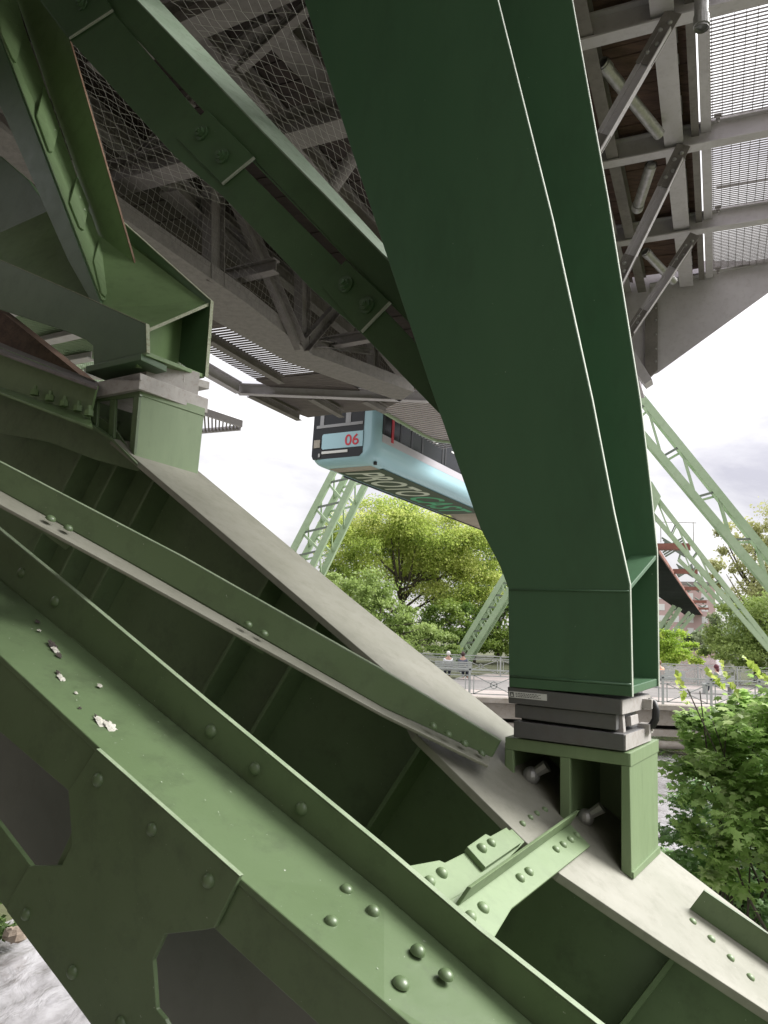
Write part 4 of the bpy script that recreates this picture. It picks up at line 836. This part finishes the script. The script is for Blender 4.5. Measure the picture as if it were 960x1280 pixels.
def leaves(name, pts, size, mat, parent, shape='quad', up=.5, tint=None, seed=0, out=None):
    rg = np.random.default_rng(seed); n = len(pts); sv, sf = SH[shape]; k = len(sv)
    nrm = rg.normal(size=(n, 3)); nrm /= np.linalg.norm(nrm, axis=1)[:, None]; nrm[:, 2] += up
    if out is not None: nrm += out
    nrm /= np.linalg.norm(nrm, axis=1)[:, None]
    a = rg.normal(size=(n, 3)); e1 = np.cross(nrm, a); e1 /= np.linalg.norm(e1, axis=1)[:, None]; e2 = np.cross(nrm, e1)
    sz = size*rg.uniform(.65, 1.3, n)
    co = pts[:, None, :]+sz[:, None, None]*(e1[:, None, :]*sv[None, :, 0, None]+e2[:, None, :]*sv[None, :, 1, None]+nrm[:, None, :]*sv[None, :, 2, None])
    co = co.reshape(-1, 3); c0 = pts.mean(axis=0); co = co-c0
    f = (np.arange(n)[:, None, None]*k+np.array(sf)[None]).reshape(-1, 3)
    me = bpy.data.meshes.new(name); me.vertices.add(len(co)); me.vertices.foreach_set('co', co.astype(np.float32).ravel())
    me.loops.add(f.size); me.loops.foreach_set('vertex_index', f.astype(np.int32).ravel()); me.polygons.add(len(f))
    me.polygons.foreach_set('loop_start', (np.arange(len(f))*3).astype(np.int32)); me.polygons.foreach_set('loop_total', np.full(len(f), 3, np.int32)); me.update(calc_edges=True)
    t = rg.uniform(0, 1, n) if tint is None else np.clip(tint+rg.normal(0, .13, n), 0, 1)
    at = me.attributes.new('tint', 'FLOAT', 'FACE'); at.data.foreach_set('value', np.repeat(t, len(sf)).astype(np.float32))
    me.materials.append(mat); o = bpy.data.objects.new(name, me); COL.objects.link(o); WL[o.name] = V(c0)
    if parent is not None: o.parent = parent; o.location = V(c0)-WL[parent.name]
    else: o.location = V(c0)
    return o
def crown_pts(blobs, n, seed, clump=.16, ncl=60):
    """blobs: (centre, rx, ry, rz); clumps on and inside each blob, leaves round each clump"""
    rg = np.random.default_rng(seed); vol = np.array([b[1]*b[3] for b in blobs]); vol = vol/vol.sum(); P_, T_, O_ = [], [], []
    for (c, rx, ry, rz), w in zip(blobs, vol):
        k = max(6, int(ncl*w)); d = rg.normal(size=(k, 3)); d /= np.linalg.norm(d, axis=1)[:, None]; r = rg.uniform(.35, 1.0, k)**.5
        cl = d*r[:, None]; tn_ = rg.uniform(0, 1, k)
        nn = max(20, int(n*w)); ix = rg.integers(0, k, nn); s = clump*rg.uniform(.6, 1.5, k)
        q = cl[ix]+rg.normal(size=(nn, 3))*s[ix][:, None]*np.array([1, 1, .7])
        P_.append(np.array(c)+q*np.array([rx, ry, rz])); T_.append(tn_[ix]); O_.append(d[ix]*.5)
    return np.vstack(P_), np.concatenate(T_), np.vstack(O_)
BARK = weathered('bark', (.06, .05, .035), (.09, .075, .055), (.03, .025, .02), .5, .9, 6., bump=.01)
def tree(name, lbl, blobs_px, depth, n, size, mat, seed, trunk=True, group=None, cat='tree', base=-2.5, ncl=90, clump=.16, tx=None):
    blobs = []
    for x, y, rx, ry, dd in blobs_px:
        c = P(x, y, depth+dd); k = (depth+dd)/F; blobs.append((tuple(c), rx*k, (rx+ry)/2*k, ry*k))
    cx = sum(b[0][0] for b in blobs)/len(blobs) if tx is None else P(tx, 780, depth).x; cy = sum(b[0][1] for b in blobs)/len(blobs)
    o = thing(name, V((cx, cy, base)), lbl, cat, group)
    pts, tint, out = crown_pts(blobs, n, seed, clump, ncl); leaves('crown', pts, size, mat, o, 'quad', .4, tint, seed, out)
    if trunk:
        m = MB(); rg = random.Random(seed); top = max(b[0][2] for b in blobs); b0 = V((cx, cy, base)); h = top-base
        m.tube([b0, b0+V((.1, 0, h*.3)), b0+V((-.1, .1, h*.6)), b0+V((.1, 0, h*.95))], max(.12, h*.025), 8, .04)
        for b in blobs:
            for k in range(3):
                a = b0+V((0, 0, h*rg.uniform(.25, .6))); e = V(b[0])+V((rg.uniform(-.6, .6)*b[1], rg.uniform(-.5, .5)*b[2], rg.uniform(-.2, .6)*b[3]))
                m.tube([a, a.lerp(e, .5)+V((0, 0, -h*.03)), e], max(.05, h*.012), 6, .02)
        m.build('trunk', BARK, o, smooth=True)
    return o
YG = leaf_mat('yellow_green_leaves', [(.19, .26, .055), (.29, .355, .08), (.40, .44, .14)], .58)
MG = leaf_mat('mid_green_leaves', [(.07, .12, .022), (.11, .17, .03), (.16, .22, .045)], .4)
LG = leaf_mat('light_green_leaves', [(.13, .19, .05), (.18, .245, .07), (.25, .32, .11)], .45)
PG_ = leaf_mat('pale_olive_leaves', [(.20, .22, .09), (.28, .29, .13), (.36, .37, .18)], .4)
DG = leaf_mat('dark_green_leaves', [(.04, .07, .02), (.06, .10, .025), (.09, .14, .035)], .3)
tree('lime_tree', 'broad yellow green tree in the middle, dark trunk showing through gaps', [(480, 655, 48, 38, 0), (440, 690, 36, 44, -2), (540, 670, 55, 36, 1), (590, 690, 45, 40, 2), (500, 690, 70, 40, 3), (425, 735, 26, 34, -1), (560, 730, 60, 34, 2)], 58, 95000, .17, YG, 11, ncl=230, clump=.19, tx=500)
tree('tree', 'dark green tree behind the narrow pylon leg, right of the yellow green tree', [(600, 740, 50, 60, 4), (640, 700, 50, 60, 6), (560, 780, 40, 36, 3), (690, 720, 60, 80, 8)], 66, 22000, .30, DG, 12, ncl=90)
tree('shrub', 'light green feathery shrub mass in front of the yellow green tree, left', [(440, 745, 42, 32, 0), (480, 765, 40, 36, 1), (510, 790, 46, 28, -1), (410, 760, 26, 36, 0), (540, 805, 40, 18, -1), (470, 800, 60, 30, 0)], 50, 26000, .19, LG, 13, trunk=True, cat='shrub', ncl=110, clump=.14)
tree('shrub', 'low mid green shrub under the yellow green tree beside the narrow pylon leg', [(560, 775, 30, 26, 0), (595, 795, 34, 22, 1), (625, 780, 30, 32, 2)], 56, 11000, .2, MG, 14, cat='shrub', ncl=50)
tree('tree', 'tall pale olive tree rising behind the largest pylon leg at the right edge', [(930, 680, 34, 36, 0), (960, 720, 44, 60, 0), (900, 720, 18, 22, 2), (985, 670, 40, 50, 0)], 52, 11000, .2, PG_, 15, ncl=70, clump=.15)
tree('tree', 'full mid green tree right of the far track, below the pale olive tree', [(930, 785, 42, 34, 0), (975, 780, 50, 50, -2), (905, 805, 26, 22, 1), (960, 820, 60, 24, -2)], 48, 22000, .18, leaf_mat('soft_green_leaves', [(.11, .16, .04), (.17, .23, .06), (.25, .32, .10)], .4), 16, ncl=90, clump=.15)
tree('shrub', 'bright lime green rounded shrub beyond the bridge, right of the tall column', [(838, 808, 24, 20, 0), (822, 815, 22, 18, 0), (866, 815, 16, 14, 3)], 66, 12000, .2, leaf_mat('lime_leaves', [(.20, .30, .04), (.28, .40, .06), (.36, .48, .09)], .45), 17, cat='shrub', ncl=45)
tree('tree', 'dull distant tree mass at the end of the river under the far track', [(880, 806, 30, 20, 0), (845, 802, 40, 12, 20), (905, 790, 24, 26, 10), (800, 796, 40, 24, 30), (950, 800, 50, 30, 0)], 130, 14000, .55, leaf_mat('distant_leaves', [(.10, .14, .06), (.14, .18, .09), (.2, .24, .13)], .3), 18, ncl=50)
tree('shrub', 'green bush on the far bank hidden behind the tall column foot', [(700, 800, 70, 40, 0)], 60, 4000, .35, MG, 19, cat='shrub', ncl=40)
# foreground bush with lobed leaves
bu = thing('maple_bush', V(P(930, 1150, 5.5)), 'leafy maple bush with lobed green leaves filling the right edge beside the pedestal', 'bush')
def bush(name, blobs_px, n, size, mat, seed, shape, ncl, clump, up):
    blobs = []
    for x, y, rx, ry, d in blobs_px: c = P(x, y, d); k = d/F; blobs.append((tuple(c), rx*k, (rx+ry)/2*k*1.2, ry*k))
    p, t, o_ = crown_pts(blobs, n, seed, clump, ncl); return leaves(name, p, size, mat, bu, shape, up, t, seed, o_*.5)
ML = leaf_mat('maple_leaves', [(.16, .25, .075), (.225, .34, .10), (.29, .42, .14), (.35, .43, .20)], .58, .4)
bush('foliage', [(905, 908, 50, 30, 6.6), (965, 900, 50, 38, 6.4), (880, 935, 50, 40, 6.2), (940, 950, 70, 60, 5.9), (885, 1000, 50, 50, 5.9), (960, 1020, 70, 60, 5.6), (1020, 950, 80, 120, 5.8), (930, 1070, 60, 50, 5.8), (862, 915, 24, 26, 6.8)], 11000, .076, ML, 21, 'maple', 150, .17, 1.5)
bush('low_foliage', [(880, 1050, 50, 50, 6.6), (940, 1110, 70, 50, 6.4), (1000, 1160, 90, 60, 6.2), (860, 1010, 30, 40, 6.8), (900, 1150, 60, 50, 6.6), (960, 1000, 80, 60, 6.8), (930, 1190, 90, 50, 6.4), (870, 1090, 50, 50, 6.9)], 15000, .058, leaf_mat('ivy_leaves', [(.13, .24, .075), (.19, .32, .11), (.30, .42, .23)], .3, .35), 22, 'maple', 160, .16, 1.5)
m = MB(); rg = random.Random(4)
for k in range(22):
    a = P(rg.uniform(880, 1020), rg.uniform(1140, 1220), rg.uniform(5.8, 6.4)); e = P(rg.uniform(850, 1010), rg.uniform(850, 1060), rg.uniform(5.7, 6.6)); m.tube([a, a.lerp(e, .5)+V((0, 0, -.1)), e], .014, 6, .004)
m.build('stem', BARK, bu)
SPR = leaf_mat('young_sprig_leaves', [(.24, .32, .06), (.30, .38, .08), (.38, .44, .11)], .45, .45)
for x0, y0, x1, y1, d in [(925, 875, 900, 826, 6.3), (960, 850, 930, 822, 6.3), (905, 860, 885, 840, 6.5), (858, 880, 846, 842, 6.6)]:
    sp = [tuple(P(x0+(x1-x0)*k/25+random.uniform(-3, 3), y0+(y1-y0)*k/25+random.uniform(-3, 3), d+random.uniform(-.1, .1))) for k in range(26)]
    leaves('sprig', np.array(sp), .06, SPR, bu, 'quad', .3, None, 23+int(x0))
# plants on the far bank, bottom left corner
wl = thing('waterside_plant', P(-10, 1165, 10.4), 'dark low plants on the bank above the boulder at the bottom left corner', 'plant')
b_ = [(tuple(P(x, y, 10.4)), .35, .35, .28) for x, y in ((-20, 1130), (5, 1148), (-60, 1120), (-90, 1150))]
p, t, o_ = crown_pts(b_, 1600, 31, .2, 30); leaves('foliage', p, .09, DG, wl, 'quad', .5, t, 31, o_)
# pink building far off
pb = thing('apartment_building', onT(850, 810, 210), 'pink apartment building far behind the small pylon legs', 'building')
c = onT(846, 775, 210); bx = T*8; by = L*9; m = MB(); m.box(V((c.x, c.y, 3))+bx, bx, by, V((0, 0, 10.5))); m.build('wall', plain('pink_render', (.50, .36, .34), .8), pb)
m = MB(); m.box(V((c.x, c.y, 13.9))+bx, bx*1.03, by*1.03, V((0, 0, .4))); m.build('roof', plain('roof_grey', (.25, .22, .21), .8), pb)
for i in range(5):
    for j in range(5):
        m = MB(); m.box(V((c.x, c.y, -1+j*2.9))-T*.02+L*(-7+i*3.4), T*.06, L*.75, V((0, 0, .8))); f_ = m.build('window', plain('window_white', (.7, .7, .68), .5) if (i, j) == (0, 0) else bpy.data.materials['window_white'], pb)
# ------------------------------------------------------------------ sky, light, camera
w = bpy.data.worlds.new('World'); S.world = w; w.use_nodes = True; nt = w.node_tree; ln = nt.links.new
bgn = nt.nodes['Background']; bgn.inputs['Strength'].default_value = .1
SUN_EL, SUN_AZ = rad(40), rad(76)
sky = nd(nt, 'ShaderNodeTexSky', sky_type='NISHITA'); sky.sun_disc = False; sky.sun_elevation = SUN_EL; sky.sun_rotation = SUN_AZ
tc = nd(nt, 'ShaderNodeTexCoord'); mp = nd(nt, 'ShaderNodeMapping'); mp.inputs['Scale'].default_value = (1, 1, 2.4); ln(tc.outputs['Generated'], mp.inputs['Vector'])
n1 = nd(nt, 'ShaderNodeTexNoise', i_Scale=2.6, i_Detail=9., i_Roughness=.58, i_Distortion=.3); ln(mp.outputs[0], n1.inputs['Vector'])
cr = nd(nt, 'ShaderNodeValToRGB'); cr.color_ramp.elements[0].position = .36; cr.color_ramp.elements[1].position = .60
cr.color_ramp.elements[0].color = (2.5, 2.42, 2.7, 1); cr.color_ramp.elements[1].color = (4.9, 4.8, 4.75, 1); ln(n1.outputs['Fac'], cr.inputs['Fac'])
sp_ = nd(nt, 'ShaderNodeSeparateXYZ'); ln(tc.outputs['Generated'], sp_.inputs[0]); mr = nd(nt, 'ShaderNodeMapRange'); mr.inputs['From Min'].default_value = 0; mr.inputs['From Max'].default_value = 1; mr.inputs['To Min'].default_value = .85; mr.inputs['To Max'].default_value = 2.7; ln(sp_.outputs['Z'], mr.inputs['Value'])
vm = nd(nt, 'ShaderNodeVectorMath', operation='SCALE'); ln(cr.outputs[0], vm.inputs[0]); ln(mr.outputs[0], vm.inputs['Scale'])
mx = nd(nt, 'ShaderNodeMix', data_type='RGBA'); mx.inputs['Factor'].default_value = .94; ln(sky.outputs[0], mx.inputs['A']); ln(vm.outputs[0], mx.inputs['B']); ln(mx.outputs['Result'], bgn.inputs['Color'])
sl = bpy.data.lights.new('sun', 'SUN'); sl.energy = 3.2; sl.angle = rad(28); sl.color = (1, .98, .95); so = bpy.data.objects.new('sun', sl); COL.objects.link(so)
sd = V((math.sin(SUN_AZ)*math.cos(SUN_EL), math.cos(SUN_AZ)*math.cos(SUN_EL), math.sin(SUN_EL))); so.rotation_mode = 'QUATERNION'; so.rotation_quaternion = sd.to_track_quat('Z', 'Y'); so.location = (20, 20, 40)
cd = bpy.data.cameras.new('camera'); co_ = bpy.data.objects.new('camera', cd); COL.objects.link(co_); S.camera = co_
co_.matrix_world = CM.to_4x4(); cd.sensor_fit = 'HORIZONTAL'; cd.sensor_width = 36; cd.lens = 36; cd.clip_start = .05; cd.clip_end = 5000
S.view_settings.view_transform = 'Standard'; S.view_settings.look = 'None'; S.view_settings.gamma = 1; S.view_settings.exposure = 1.2; S.view_settings.use_curve_mapping = False
S.cycles.max_bounces = 8; S.cycles.diffuse_bounces = 2; S.cycles.use_denoising = True
